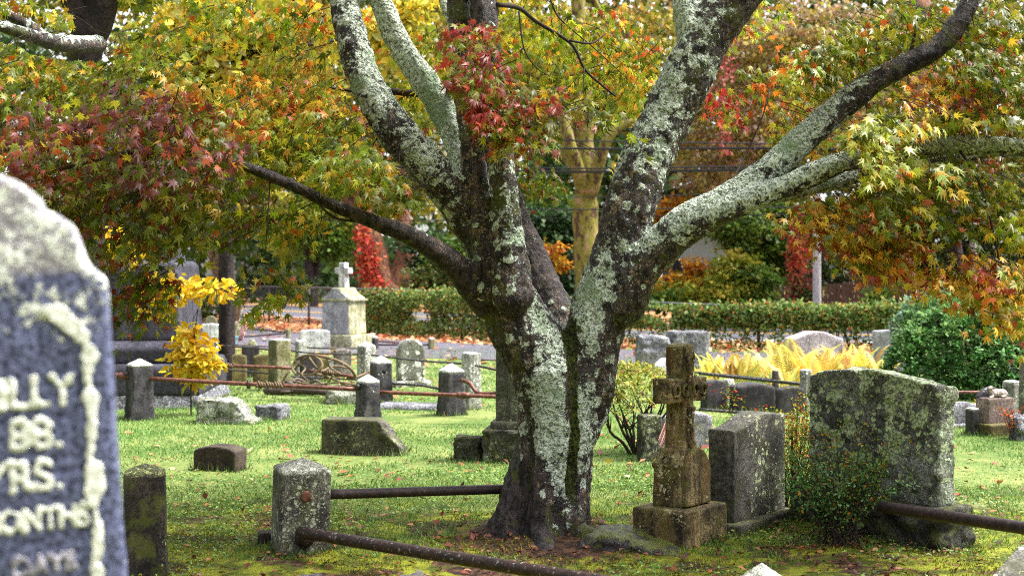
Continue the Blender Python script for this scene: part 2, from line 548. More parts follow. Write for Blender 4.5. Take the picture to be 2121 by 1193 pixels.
LITTER = [(186, 110, 76), (164, 88, 62), (204, 150, 108), (138, 80, 62), (192, 122, 70), (214, 176, 130)]
def litter():
    Vs, Fs, Cs, b = [], [], [], 0
    def put(x, y, size, shape, pal, z=None):
        nonlocal b
        n = len(x)
        if not n: return
        base = np.stack([x, y, gz(x, y)+.012+.012*rng.random(n)], 1)
        ax = rand_dir(n); ax[:, 2] *= .35
        nn = rand_dir(n, 2.2)
        V, Fq, C = place_leaves(base, ax, nn, size, pick(pal, n), shape)
        Vs.append(V); Fs.append(Fq+b); Cs.append(C); b += len(V)
    star_f = []
    # drifts along the lane, under the fence and on the far verge of the road
    for n, o0, o1, s0, s1 in ((4800, -1.9, -.2, 10, 82), (900, -5.5, -1.6, 10, 82), (2600, -7.6, -5.3, 10, 82), (7000, 0, 2.7, 10, 82), (9000, 10.3, 14, 6, 70)):
        s = s0+(s1-s0)*rng.random(n); o = o0+(o1-o0)*rng.beta(1.3, 1.3, n)
        q = fence_at(s, 0)+np.stack([np.interp(s, FL, FN[:, 0]), np.interp(s, FL, FN[:, 1])], 1)*o[:, None]
        put(q[:, 0], q[:, 1], .09+.09*rng.random(n), KITE, LITTER)
    x, y = scatter(5200, 8.6, 24); kk = fbm(np.stack([x, y, 0*x], 1), .5, 41, 3)+.3*rng.random(len(x)) > .12; x, y = x[kk], y[kk]; put(x, y, .025+.08*rng.random(len(x))**3, KITE, LITTER+[(230, 190, 90)])
    x, y = scatter(750, 4.8, 10); put(x, y, .03+.03*rng.random(len(x)), KITE, [(112, 58, 44), (138, 74, 46), (88, 54, 42), (176, 110, 64)])
    # curled dead leaves under the tree and against the stones
    for cx, cy, sx, sy, n in ((.15, 6.35, .5, .22, 260), (1.75, 6.4, .45, .35, 420), (1.75, 7.2, .25, .25, 160), (-.15, 6.9, .25, .4, 120), (-1.15, 7.0, .22, .25, 130), (1.1, 5.6, .6, .25, 160), (-1.0, 5.8, .7, .3, 170)):
        put(cx+sx*rng.normal(size=n), cy+sy*rng.normal(size=n), .016+.03*rng.random(n), OVAL, [(96, 64, 50), (128, 80, 58), (70, 50, 42), (158, 112, 86), (112, 52, 44)])
    V = np.concatenate(Vs)
    quads = np.concatenate([f for f in Fs]); me = fast_mesh(V, quads); set_tint(me, np.concatenate(Cs))
    tag(obj('fallen_leaves', me, leaf_mat('dead_leaf', .12, .6, .25)), 'dry orange and brown leaves lying on lawn and lane', 'fallen leaves', kind='stuff')
litter()

def clover():
    n = 26000
    x, y = scatter(n, 4.7, 9.2)
    p = np.stack([x, y, 0*x], 1)
    k = (fbm(p, 1.7, 77, 3)+.10*np.clip((y-6.8), -1, .8) > .02) & (np.hypot(x-.2, y-6.8) > .45)
    x, y = x[k], y[k]; n = len(x)
    base = np.stack([x, y, gz(x, y)+.006+.03*rng.random(n)], 1)
    ax = rand_dir(n); ax[:, 2] = ax[:, 2]*.3+.1
    V, Fq, C = place_leaves(base, ax, rand_dir(n, 2.0), .012+.016*rng.random(n), pick([(100, 140, 56), (134, 168, 80), (78, 112, 40), (150, 158, 66)], n), OVAL)
    me = fast_mesh(V, Fq); set_tint(me, C)
    tag(obj('clover', me, leaf_mat('clover_leaf', .25, .45, .4)), 'low clover and creeping weeds in the mossy turf', 'weeds', kind='stuff')
clover()

def moss():
    n = 60000
    x, y = scatter(n, 4.6, 7.6)
    p = np.stack([x, y, 0*x], 1)
    k = (fbm(p, 2.2, 31, 3)+.22*np.clip((y-6.8)/1.5, -1, 1) < .02) & (fbm(p, 3.1, 55, 3) > -.05)
    x, y = x[k], y[k]; n = len(x)
    b = np.stack([x, y, gz(x, y)-.003], 1)
    a = rng.random(n)*2*PI
    s = np.stack([np.cos(a), np.sin(a), 0*a], 1)*.005
    tip = b+np.stack([rng.normal(size=n)*.006, rng.normal(size=n)*.006, .006+.014*rng.random(n)], 1)
    V = np.stack([b-s, b+s, tip], 1).reshape(-1, 3)
    me = fast_mesh(V, np.arange(len(V)).reshape(-1, 3))
    set_tint(me, np.repeat(pick([(124, 130, 34), (148, 148, 46), (98, 110, 30), (160, 150, 62)], n), 3, 0))
    tag(obj('moss', me, leaf_mat('moss_tuft', .15, .8, .1)), 'yellow green moss cushions over bare soil near the tree', 'moss', kind='stuff')
moss()
# ================================================================== stone materials
M_NEAR = stone_mat('slate_blue_marble', (116, 122, 148), (64, 70, 100), .55, (220, 222, 196), 16, 0, .15, rough=.75)
M_POST = stone_mat('post_granite', (112, 108, 98), (58, 56, 51), .62, (168, 174, 150), 34, .35, .4)
M_POSTD = stone_mat('post_dark', (84, 80, 86), (32, 30, 36), .12, (190, 190, 180), 40, .12, .75)
M_POSTB = stone_mat('post_black', (72, 64, 55), (32, 28, 26), .28, (170, 174, 120), 40, .5, .6)
M_POSTW = stone_mat('post_lichened', (176, 176, 166), (112, 112, 104), .6, (226, 228, 214), 26, .2, .7)
M_POSTG = stone_mat('post_mossy', (150, 146, 112), (104, 100, 66), .4, (196, 198, 170), 26, .55, .6)
M_CAP = stone_mat('cap_lichen', (172, 172, 160), (112, 112, 106), .7, (214, 216, 200), 30, .15, .2)
M_CAPW = stone_mat('cap_white', (224, 224, 220), (176, 176, 176), .3, (236, 236, 230), 30, .05, .3)  # whiter than the shafts: sky light on the post tops put into the colour
M_CAPD = stone_mat('cap_dark', (120, 120, 100), (74, 74, 68), .8, (176, 180, 120), 40, .5, .2)
M_BROWN = stone_mat('brownstone', (76, 60, 56), (42, 33, 32), .1, (170, 170, 130), 30, .15, .5)
M_BROWNG = stone_mat('brownstone_algae', (128, 114, 70), (86, 74, 44), .05, (190, 180, 130), 30, .5, .6)
M_CROSS = stone_mat('sandstone_cross', (152, 132, 94), (46, 39, 30), .35, (188, 178, 140), 42, .45, .9, rust=.5)
M_GREY = stone_mat('grey_granite', (116, 113, 106), (70, 68, 64), .5, (196, 204, 160), 26, .2, .5)
M_BIG = stone_mat('rock_face_lichen', (146, 149, 142), (82, 83, 80), .95, (192, 208, 166), 10, .12, .2, bumpk=.9, rock=.35, lk=.85)
M_BIGE = stone_mat('rock_edge_lichen', (178, 186, 166), (92, 96, 84), 1.0, (186, 204, 176), 16, .1, .2, bumpk=.8)
M_BASE = stone_mat('rough_base', (100, 98, 90), (44, 43, 39), .4, (160, 168, 134), 22, .5, .3, bumpk=.9, rock=.8)
M_WHITE = stone_mat('white_marble', (226, 226, 228), (168, 166, 172), .15, (200, 204, 180), 30, .08, .65)
M_PALE = stone_mat('pale_granite', (178, 178, 186), (140, 140, 150), .06, (220, 220, 220), 30, 0, .35)
M_ROUGHG = stone_mat('rough_grey', (156, 156, 164), (96, 96, 106), .3, (200, 204, 196), 24, .12, .2, bumpk=.9, rock=.8)
M_ROUGHW = stone_mat('rough_white', (190, 192, 180), (118, 118, 106), .6, (206, 212, 186), 18, .35, .2, bumpk=.9, rock=.8)
M_OBEL = stone_mat('obelisk_stone', (74, 72, 86), (46, 44, 56), .08, (200, 200, 200), 24, 0, .3, rough=.6)
M_SLATE = stone_mat('dark_slate', (72, 66, 72), (44, 40, 46), .1, (200, 196, 196), 44, .1, .45)
M_PINK = stone_mat('pinkish_granite', (196, 182, 190), (150, 138, 148), .2, (220, 220, 214), 26, .1, .3)
M_LAV = stone_mat('lavender_stone', (176, 172, 184), (136, 132, 146), .1, (226, 226, 226), 26, .1, .3)
M_ALGAE = stone_mat('buff_stone', (196, 194, 164), (142, 138, 100), .35, (214, 216, 196), 26, .5, .6)
M_DARKMK = stone_mat('marker_dark', (88, 84, 76), (42, 39, 36), .3, (150, 152, 120), 34, .4, .4)
M_PAVE = stone_mat('flagstone', (120, 112, 118), (80, 74, 80), .2, (160, 166, 140), 22, .5, .2)
M_RUST = None
def rust_mat(name, a, b_, white=.3):
    b = NB(name); c = b.coord()
    n = b.noise(c, 30, 5, .65)
    col = b.mix(b.step(n, .35, .65), srgb(*a), srgb(*b_))
    w = b.step(b.noise(c, 55, 3, .6), .68-white*.18, .72-white*.1)
    col = b.mix(b.m('MULTIPLY', w, white), col, srgb(196, 196, 190))
    return b.done(b.bsdf(col, .55, b.bump(n, .35, .004), .5, .25))
M_RUST = rust_mat('rusty_pipe', (72, 44, 38), (128, 78, 62), .1)
M_IRON = rust_mat('black_iron', (36, 29, 29), (62, 46, 42), .15)
M_IRONL = rust_mat('black_iron_lichen', (36, 28, 27), (66, 46, 40), .45)
M_VINE = plain('dry_vine', srgb(112, 96, 74), .85, .5, 30, .5)
M_HOLE = plain('socket_dark', (.012, .011, .011), .9, .2)
M_IRONROD = rust_mat('thin_rail', (34, 32, 34), (70, 66, 66), .55)

# ================================================================== builders for stones
def slab_mesh(profile, t, bevel=.006, y0=0.0):
    """outline in x-z (anticlockwise from the front), thickness t along y"""
    bm = bmesh.new()
    vs_ = [bm.verts.new((x, y0-t/2, z)) for x, z in profile]
    f = bm.faces.new(vs_)
    r = bmesh.ops.extrude_face_region(bm, geom=[f])
    bmesh.ops.translate(bm, verts=[v for v in r['geom'] if isinstance(v, bmesh.types.BMVert)], vec=(0, t, 0))
    bmesh.ops.recalc_face_normals(bm, faces=bm.faces)
    if bevel: bmesh.ops.bevel(bm, geom=list(bm.edges), offset=bevel, segments=1, affect='EDGES', clamp_overlap=True)
    bmesh.ops.triangulate(bm, faces=bm.faces[:])
    me = bpy.data.meshes.new('slab'); bm.to_mesh(me); bm.free()
    return me

def prof(kind, w, h, z0=0.0):
    """headstone outlines"""
    a = w/2
    if kind == 'flat': top = [(a, h), (-a, h)]
    elif kind == 'arch':
        top = [(a*math.cos(t), h-a+a*math.sin(t)) for t in np.linspace(0, PI, 17)]
    elif kind == 'segment':
        r = w*.10
        top = [(a*x, h-r+r*(1-x*x)) for x in np.linspace(1, -1, 13)]
    elif kind == 'serp':
        top = [(a*x, h*(1-.13*(.5-.5*math.cos(PI*min(1, abs(x)*1.02))))) for x in np.linspace(1, -1, 21)]
    elif kind == 'serp_side':      # low at the left, swelling to a hump right of the middle
        top = [(a*x, h-.11*h*(.5-.5*math.cos(PI*np.clip((.25-x)/1.1, 0, 1)))-.035*h*np.clip((x-.3)/.7, 0, 1)) for x in np.linspace(1, -1, 25)]
    elif kind == 'round': 
        top = [(a, h*.86)]+[(a-(a*.18)*(1-math.cos(t)), h*.86+h*.10*math.sin(t)) for t in np.linspace(.2, PI/2, 5)]
        top += [(a*.5, h*.985), (0, h), (-a*.5, h*.985)]+[(-x, z) for x, z in top[::-1]]
    elif kind == 'gable': top = [(a, h*.82), (a*.2, h), (-a*.2, h), (-a, h*.82)]
    return [(-a, z0), (a, z0)]+[(x, z) for x, z in top]

def ground_z(p): return float(gz(p[0], p[1])[0])

def headstone(label, px, wpx, ytop, ybase, kind, mat, t=.1, yaw=0, d=None, group=None, base=None, bmat=None, cat='gravestone', name='headstone', vox=.018, amp=.004, lean=0, rough=0, back=0):
    """wpx is the apparent width of the front; base=(extra width, height, extra depth) in metres"""
    p = G(px, ybase) if d is None else P(px, HY, d)*np.array([1, 1, 0])
    d = p[1]; cy = math.cos(math.radians(yaw))
    w = wpx*d/F/max(cy, .3); h = H-(ytop-HY)/F*d
    T = thing(name, label, cat, (p[0], p[1], 0), yaw, group, (math.radians(back), math.radians(lean), math.radians(yaw)))
    bz = 0
    if base:
        bz = base[1]
        me = weather(slab_mesh(prof('flat', w+base[0], bz, -.12), t+base[2], .008), vox, amp, 10, int(px), rough=rough)
        obj('plinth', me, bmat or mat, T)
    me = weather(slab_mesh(prof(kind, w, h, bz-.01 if base else -.12), t, .006), vox, amp, 10, int(px)+1, rough=rough)
    obj('slab', me, mat, T)
    return T

def oct_ring(a, c, z):
    """square of half-width a with corners cut by c"""
    k = a-c
    return [(k, -a, z), (a, -k, z), (a, k, z), (k, a, z), (-k, a, z), (-a, k, z), (-a, -k, z), (-k, -a, z)]

def post(label, px, wpx, ytop, ybase, mat, cap, yaw=20, d=None, group=None, ch=.22, caph=.16, vox=.014, lean=(0, 0), taper=.93, broach=.24, sockets=(), amp=.003, name='rail_post'):
    """short granite post with stop-chamfered corners and a pyramid cap"""
    p = G(px, ybase) if d is None else P(px, HY, d)*np.array([1, 1, 0])
    d = p[1]; h = H-(ytop-HY)/F*d
    yr = math.radians(yaw); w = wpx*d/F/(abs(math.cos(yr))+abs(math.sin(yr))*.75)
    T = thing(name, label, 'post', (p[0], p[1], 0), yaw, group, (math.radians(lean[0]), math.radians(lean[1]), yr))
    a = w/2; zc = h-w*caph*1.6
    def stack(rings, close):
        m = MB()
        V = [q for r in rings for q in r]
        Fq = []
        for i in range(len(rings)-1):
            for j in range(8): Fq.append((i*8+j, i*8+(j+1) % 8, i*8+8+(j+1) % 8, i*8+8+j))
        Fq.append(tuple(range(8))[::-1])
        if close is None: Fq.append(tuple(range(len(V)-8, len(V))))
        else:
            V.append(close); k = len(V)-1
            for j in range(8): Fq.append((k-8+j, k-8+(j+1) % 8, k))
        return m.add(V, Fq).mesh()
    c = a*ch
    zb = h*broach
    r = [oct_ring(a, a*.03, -.15), oct_ring(a, a*.03, zb*.75), oct_ring(a*.985, c, zb*1.15), oct_ring(a*taper, c*taper, zc)] if broach else \
        [oct_ring(a, a*.04, -.15), oct_ring(a*taper, a*.04, zc)]
    obj('shaft', weather(stack(r, None), vox, amp, 14, int(px)), mat, T)
    cc = c*taper if broach else a*.04
    r = [oct_ring(a*taper*1.0, cc, zc-.012), oct_ring(a*taper*1.01, cc, zc+.012)]
    obj('cap', weather(stack(r, (0, 0, h)), vox, amp, 14, int(px)+3), cap, T)
    for (side, zf, rad, kind) in sockets:
        # sockets sit on the local faces: 'f' front, 'r' right, 'l' left, 'b' back
        z = h*zf; k = a*taper*.985
        ang = {'f': -90, 'r': 0, 'l': 180, 'b': 90}[side]
        ang = math.radians(ang); dv = np.array([math.cos(ang), math.sin(ang), 0])
        c0 = dv*k+np.array([0, 0, z])
        m = MB()
        if kind == 'collar':
            m.tube([c0-dv*.01, c0+dv*.012, c0+dv*.03, c0+dv*.045], [rad*1.25, rad*1.55, rad*1.45, rad*1.02], 14)
            obj('pipe_collar', m.mesh(True), M_IRON, T)
        elif kind == 'plug':
            m.tube([c0-dv*.01, c0+dv*.006, c0+dv*.007], [rad*1.35, rad*1.3, rad*.9], 16)
            obj('pipe_plug', m.mesh(True), M_RUST, T)
        else:
            m.tube([c0-dv*.02, c0+dv*.004], [rad, rad], 14)
            obj('rail_hole', m.mesh(True), M_HOLE, T)
    return T

def rail(label, pts, r, mat, coup=(), group=None, n=10, res=6, name='pipe_rail', cat='rail', wob=0.0):
    """pts are world points; coup = fractions along the length with a coupling"""
    pts = [np.array(p, float) for p in pts]
    c = pts[0]
    T = thing(name, label, cat, c, 0, group)
    q, _ = resample(np.array(pts)-c, 1, max(res, 2))
    if wob:
        q = q+np.stack([0*q[:, 0], 0*q[:, 0], fbm(q+c, 3, 4, 2)*wob], 1)
    m = MB().tube(q, r, n)
    obj('pipe', m.mesh(True), mat, T)
    L = np.concatenate([[0], np.cumsum(np.linalg.norm(np.diff(q, axis=0), axis=1))])
    for f, kind in coup:
        s = f*L[-1]
        a = np.array([np.interp(s+o, L, q[:, i]) for o in (-.05, .05) for i in range(3)]).reshape(2, 3)
        dv = nrm(a[1]-a[0]); m = MB(); ce = (a[0]+a[1])/2
        if kind == 'ring':
            m.tube([ce-dv*.012, ce-dv*.011, ce+dv*.011, ce+dv*.012], [r*1.0, r*2.3, r*2.3, r], 14)
            obj('flange', m.mesh(True), M_IRON, T)
        elif kind == 'coup':
            m.tube([ce-dv*.06, ce-dv*.058, ce-dv*.03, ce, ce+dv*.03, ce+dv*.058, ce+dv*.06], [r, r*1.6, r*1.35, r*1.8, r*1.35, r*1.6, r], 12)
            obj('coupling', m.mesh(True), mat, T)
        elif kind == 'wrap':      # old vine stems wound round the pipe
            t = np.linspace(0, 1, 60)
            u = nrm(np.cross(dv, [0, 0, 1.])); v = np.cross(dv, u)
            for k in range(3):
                a_ = t*2*PI*3.2+k*2
                pp = ce+dv*((t-.5)*.26)[:, None]+(u*np.cos(a_)[:, None]+v*np.sin(a_)[:, None])*(r*1.15+.006*np.sin(t*19+k))[:, None]
                m.tube(pp, .009, 5)
            obj('vine_wrap', m.mesh(True), M_VINE, T)
    return T

def rough_block(label, prof_, t, mat, p, yaw, name='stone_marker', cat='grave marker', vox=.02, rough=.02, rf=9, seed=1, group=None, mask=None, parts=None, sm=1):
    me = weather(slab_mesh(prof_, t, .01), vox, .004, 12, seed, rough=rough, roughf=rf, mask=mask, sm=sm)
    o = obj(name, me, mat, None, p, yaw)
    return tag(o, label, cat, group)

# ================================================================== 1. the tall stone close on the left
def near_mat():
    b = NB('near_marble'); c = b.coord(False)
    s = b.node('SeparateXYZ'); b.link(c, s.inputs[0]); x, z = s.outputs[0], s.outputs[2]
    w = b.vadd(c, b.vscale(b.vadd(b.noise(c, 40, 3, color=True), (.5, .5, .5), 'SUBTRACT'), .02))
    bl = b.noise(c, 105, 4, .65); big = b.noise(c, 22, 4, .6)
    panel = b.mix(b.step(bl, .36, .64), srgb(30, 33, 54), srgb(110, 116, 150))
    shoulder = b.mix(b.step(bl, .38, .62), srgb(110, 106, 112), srgb(168, 164, 170))
    up = b.step(z, 1.385, 1.402)
    col = b.mix(up, panel, shoulder)
    # lichen: heavy on the moulded head and in a band under the arch, thin flecks below
    m = b.m('ADD', b.m('MULTIPLY', big, .55), b.m('MULTIPLY', b.noise(w, 70, 5, .7), .5))
    band = b.m('ADD', b.m('MULTIPLY', b.step(z, 1.27, 1.34), .11), b.m('MULTIPLY', b.step(z, 1.37, 1.42), .025))
    thr = b.m('SUBTRACT', .655, band)
    lm = b.step(b.m('SUBTRACT', m, thr), -.012, .03)
    lc = b.mix(b.step(b.noise(w, 120, 3), .35, .65), srgb(186, 190, 176), srgb(236, 238, 232))
    col = b.mix(lm, col, lc)
    h = b.m('ADD', bl, b.m('MULTIPLY', lm, .8))
    return b.done(b.bsdf(col, .8, b.bump(h, .7, .005), .3))
def near_stone():
    d = 1.8; th = math.radians(17)
    edge = P(222, 575, d)                                   # right front edge at eye level
    u = np.array([math.cos(th), math.sin(th), 0]); nn = np.array([math.sin(th), -math.cos(th), 0])
    base = np.array([edge[0], edge[1], 0])-u*.30
    a = math.radians(3.0)
    T = thing('headstone', 'tall blue grey headstone with pale lichen in its lettering, close in front', 'gravestone', base, 0, None, (0, math.radians(-3.0), th))
    k = d/F
    def q(px, py):                                # where the sight line through a picture point meets the stone's face
        r = np.array([(px-CX)/F, 1, -(py-HY)/F]); o = np.array([0, 0, H])
        t = np.dot(base-o, nn)/np.dot(r, nn); p = o+r*t-base
        x, z = float(np.dot(p, u)), float(p[2])
        return (x*math.cos(a)+z*math.sin(a), -x*math.sin(a)+z*math.cos(a))
    R_ = [q(248, 1000), q(222, 575), q(205, 565), q(186, 550), q(174, 526), q(166, 498), q(152, 466), q(114, 440), q(86, 434), q(81, 406), q(66, 396), q(38, 377), q(0, 362), q(-60, 335), q(-130, 322)]
    R_ = [(q(262, 1193)[0]+.02, -.15), q(262, 1193)]+R_
    xc = R_[-1][0]-.01
    outl = [(-x+2*xc, z) for x, z in R_[::-1]]
    me = slab_mesh(R_+[(xc, R_[-1][1]+.003)]+outl, .12, .006, .06)
    obj('slab', weather(me, .007, .0025, 30, 4), near_mat(), T)
    b = NB('carving_lichen'); cc = b.coord(False); n = b.noise(cc, 90, 4, .7)
    ml = b.done(b.bsdf(b.mix(b.step(n, .35, .65), srgb(180, 184, 166), srgb(238, 240, 230)), .9, b.bump(n, .6, .004)))
    fr = [q(200, 1215), q(197, 1060), q(191, 920), q(185, 790), q(178, 725), q(160, 690), q(126, 655), q(84, 640)]
    m = MB()
    fp, _ = resample(np.array([(x, -.002, z) for x, z in fr]), 1, 14)
    fp = fp+np.stack([fbm(fp, 45, 2, 3)*.02, 0*fp[:, 0], fbm(fp, 30, 8, 2)*.01], 1)
    rr = np.clip(.0075*(1+2.6*fbm(fp, 55, 3, 3)), .002, .02)*np.where(fp[:, 2] > q(0, 740)[1], 1.25, 1.0)
    m.tube(fp, rr, 8)
    me = remesh(m.mesh(), .003, 1); V = get_co(me); V = V+get_no(me)*(fbm(V, 110, 5, 3)*.011)[:, None]; V[:, 1] = np.maximum(V[:, 1]*.6, -.0035); set_co(me, V)
    obj('carved_frame', me, ml, T)
    def text(s, px, py, hpx, mat, sx=1.0):
        cu = bpy.data.curves.new('inscription', 'FONT'); cu.body = s; cu.size = hpx*k*1.42; cu.extrude = .004; cu.offset = .0018; cu.align_x = 'RIGHT'
        o = bpy.data.objects.new('tmp', cu); COL.objects.link(o)
        dg = bpy.context.evaluated_depsgraph_get(); me = bpy.data.meshes.new_from_object(o.evaluated_get(dg)); bpy.data.objects.remove(o)
        me = remesh(me, .0028, 1)
        V = get_co(me); N = get_no(me); V = V+N*(fbm(V, 95, 6, 3)*.012)[:, None]
        X, Z = q(px, py)
        V = np.stack([V[:, 0]*sx+X, np.maximum(-V[:, 2]*.5-.0005, -.003), V[:, 1]+Z], 1)
        set_co(me, V)
        me.materials.clear()
        obj('inscription', me, mat, T)
    text('ILLY', 158, 836, 62, ml, .95)
    text('88.', 132, 924, 62, ml)
    text('YRS.', 132, 1010, 62, ml, .95)
    text('MONTHS', 186, 1086, 46, ml, .78)
    text('DAYS', 160, 1180, 40, M_LAV, .9)
near_stone()

# ================================================================== 2. posts and pipes near the camera
NEARG = None
post('dark stone post with broached foot beside the tall foreground headstone', 302, 98, 958, 1192, M_POSTB, M_CAPD, 12, ch=.28, caph=.16, lean=(0, -.6), vox=.01)
pb = post('grey lichened square post with a round pipe plug, left of the maple', 620, 124, 946, 1140, M_POST, M_CAP, 20, broach=0, caph=.17, lean=(0, 2.0), taper=1.0, vox=.01,
     sockets=(('f', .62, .022, 'plug'), ('f', .2, .034, 'collar')))
tag(obj('brick', weather(slab_mesh(prof('flat', .12, .05, -.06), .09, .006), .01, .002, 20, 3), M_BROWN, None, (P(560, 0, 6.75)[0], 6.72, .02), 15), 'small brown brick at the foot of the lichened square post', 'brick')
post('pale pointed post top with lichen at the bottom edge of the photo', 1578, 150, 1163, 1400, M_POST, M_CAP, 42, d=4.62, broach=0, caph=.30, vox=.01)
p0 = np.array([-1.055, 6.36, .135]); p1 = np.array([.93, 4.66, .195])
rail('lichen flecked iron pipe slanting towards the camera across the bottom', [p0, p0*.66+p1*.34, p0*.33+p1*.67, p1], .029, M_IRONL, n=16)
pa = np.array([-.98, 6.58, .285]); pe = np.array([.02, 6.98, .25])
rail('black iron pipe from the square post to the maple trunk', [pa, pa*.5+pe*.5, pe], .026, M_IRON, n=16)
ra = np.array([1.88, 6.52, .235]); rb = np.array([2.5, 5.35, .30])
rail('thick black pipe leaving the rough monument base to the right', [ra, ra*.5+rb*.5, rb], .030, M_IRON, n=16)
# slab lying at the right lower corner
T = thing('corner_stone', 'grey sloping stone with a sunk panel in the bottom right corner', 'gravestone', (1.93, 4.86, 0), -28)
m = MB(); m.add([(-.16, -.3, -.1), (.5, -.3, -.1), (.5, .3, -.1), (-.16, .3, -.1), (-.16, -.3, .20), (.5, -.3, .20), (.5, .16, .36), (-.02, .16, .36)],
      [(0, 3, 2, 1), (4, 5, 6, 7), (0, 1, 5, 4), (1, 2, 6, 5), (2, 3, 7, 6), (3, 0, 4, 7)])
obj('slab', weather(m.mesh(), .012, .003, 18, 6), M_GREY, T)
tag(obj('flagstone', weather(slab_mesh([(-.62, -.05), (.6, -.05), (.62, .02), (.1, .026), (-.6, .018)], .28, .01), .014, .006, 7, 4, rough=.006), M_PAVE, None, (1.30, 5.28, 0.005), -6), 'flat purple grey flagstone sunk in the moss', 'flagstone')
tag(obj('flagstone', weather(slab_mesh([(-.3, -.05), (.3, -.05), (.32, .02), (-.28, .018)], .3, .01), .014, .006, 7, 9, rough=.006), M_PAVE, None, (-.72, 6.0, -.012), 12), 'brown sunken flagstone in front of the lichened post', 'flagstone')

# ================================================================== 3. cross monument, serpentine stone, big rock-faced stone
def cross_monument():
    T = thing('cross_monument', 'brown weathered cross with carved ivy on a stepped plinth, right of the maple', 'grave cross', (.905, 6.87, .0), 52)
    k = 1.05
    T.rotation_euler = (math.radians(-1.0), math.radians(1.2), math.radians(52))
    bm = slab_mesh(prof('flat', .45, .185, -.12), .33, .008)
    obj('plinth', weather(bm, .011, .003, 14, 2), M_CROSS, T)
    die = MB()
    def fr(z, w, t): return [(-w/2, -t/2, z), (w/2, -t/2, z), (w/2, t/2, z), (-w/2, t/2, z)]
    rings = [fr(.18, .285, .18), fr(.385, .275, .17), fr(.395, .295, .185), fr(.41, .295, .185), fr(.43, .25, .155), fr(.46, .215, .14), fr(.49, .2, .135)]
    V = [q for r in rings for q in r]; Fq = [(3, 2, 1, 0), tuple(range(len(V)-4, len(V)))]
    for i in range(len(rings)-1):
        for j in range(4): Fq.append((i*4+j, i*4+(j+1) % 4, i*4+4+(j+1) % 4, i*4+4+j))
    die.add(V, Fq)
    obj('die', weather(die.mesh(), .008, .0025, 16, 5), M_CROSS, T)
    sh = [(-.135, .19), (.135, .19), (.135, .36), (.126, .40), (.105, .43), (.085, .455), (.06, .475), (0, .50), (-.06, .475), (-.085, .455), (-.105, .43), (-.126, .40), (-.135, .36)]
    obj('shield_panel', weather(slab_mesh(sh, .035, .005, -.098), .007, .002, 16, 6), M_CROSS, T)
    c = slab_mesh([(-.070, .46), (.070, .46), (.052, .735), (.185, .73), (.195, .865), (.052, .86), (.054, 1.035), (.01, 1.048), (-.054, 1.03), (-.052, .86), (-.195, .865), (-.185, .73), (-.052, .735)], .115, .006)
    obj('cross', weather(c, .007, .003, 20, 7), M_CROSS, T)
    # carved ivy running up the shaft and flower rings on the arm ends
    iv = MB()
    t = np.linspace(0, 1, 40)
    for s in (0, 2.4):
        pts = np.stack([.022*np.sin(t*13+s), -.066-.006*np.cos(t*20), .47+t*.54], 1); iv.tube(pts, .011, 6)
    for z in np.linspace(.5, 1.0, 12):
        s = RR.choice((-1, 1)); x = s*RR.uniform(.015, .04)
        V0, F0 = STAR5; a = RR.uniform(-1.2, 1.2)
        V = [(x+.045*(v[0]*math.cos(a)-v[1]*math.sin(a)), -.074-.012*(v[2]+.15), z+.045*(v[0]*math.sin(a)+v[1]*math.cos(a))) for v in V0]
        iv.add(V, F0)
    for x in (-.14, -.05, .05, .14):
        a = np.linspace(0, 2*PI, 14)
        iv.tube(np.stack([x+.028*np.cos(a), np.full(14, -.066), .797+.03*np.sin(a)], 1), .0095, 6)
    a = np.linspace(0, 2*PI, 14)
    for z in (.97, .915):
        iv.tube(np.stack([.026*np.cos(a), np.full(14, -.066), z+.026*np.sin(a)], 1), .0085, 6)
    a = np.linspace(0, 2*PI, 16)
    iv.tube(np.stack([np.full(16, -.142), .026*np.cos(a), .43+.02*np.sin(a)], 1), .006, 6)
    obj('carved_ivy', iv.mesh(True), M_CROSS, T)
cross_monument()

def serp_stone():
    th = 50; c, s = math.cos(math.radians(th)), math.sin(math.radians(th))
    corner = np.array([1.222, 7.06]); w, t = .60, .165
    ce = corner+.5*w*np.array([c, s])+.5*t*np.array([-s, c])
    T = thing('headstone', 'grey headstone with a wavy top between the brown cross and the bushes', 'gravestone', (ce[0], ce[1], 0), th)
    obj('plinth', weather(slab_mesh(prof('flat', w+.10, .045, -.12), t+.13, .008), .014, .005, 10, 4), M_DARKMK, T)
    me = weather(slab_mesh(prof('serp_side', w, .625, .03), t, .006), .009, .0025, 16, 8, rough=.012, roughf=22, mask=lambda V, N: np.clip(np.abs(N[:, 0])*1.6-.4, 0, 1))
    obj('slab', me, M_GREY, T)
serp_stone()

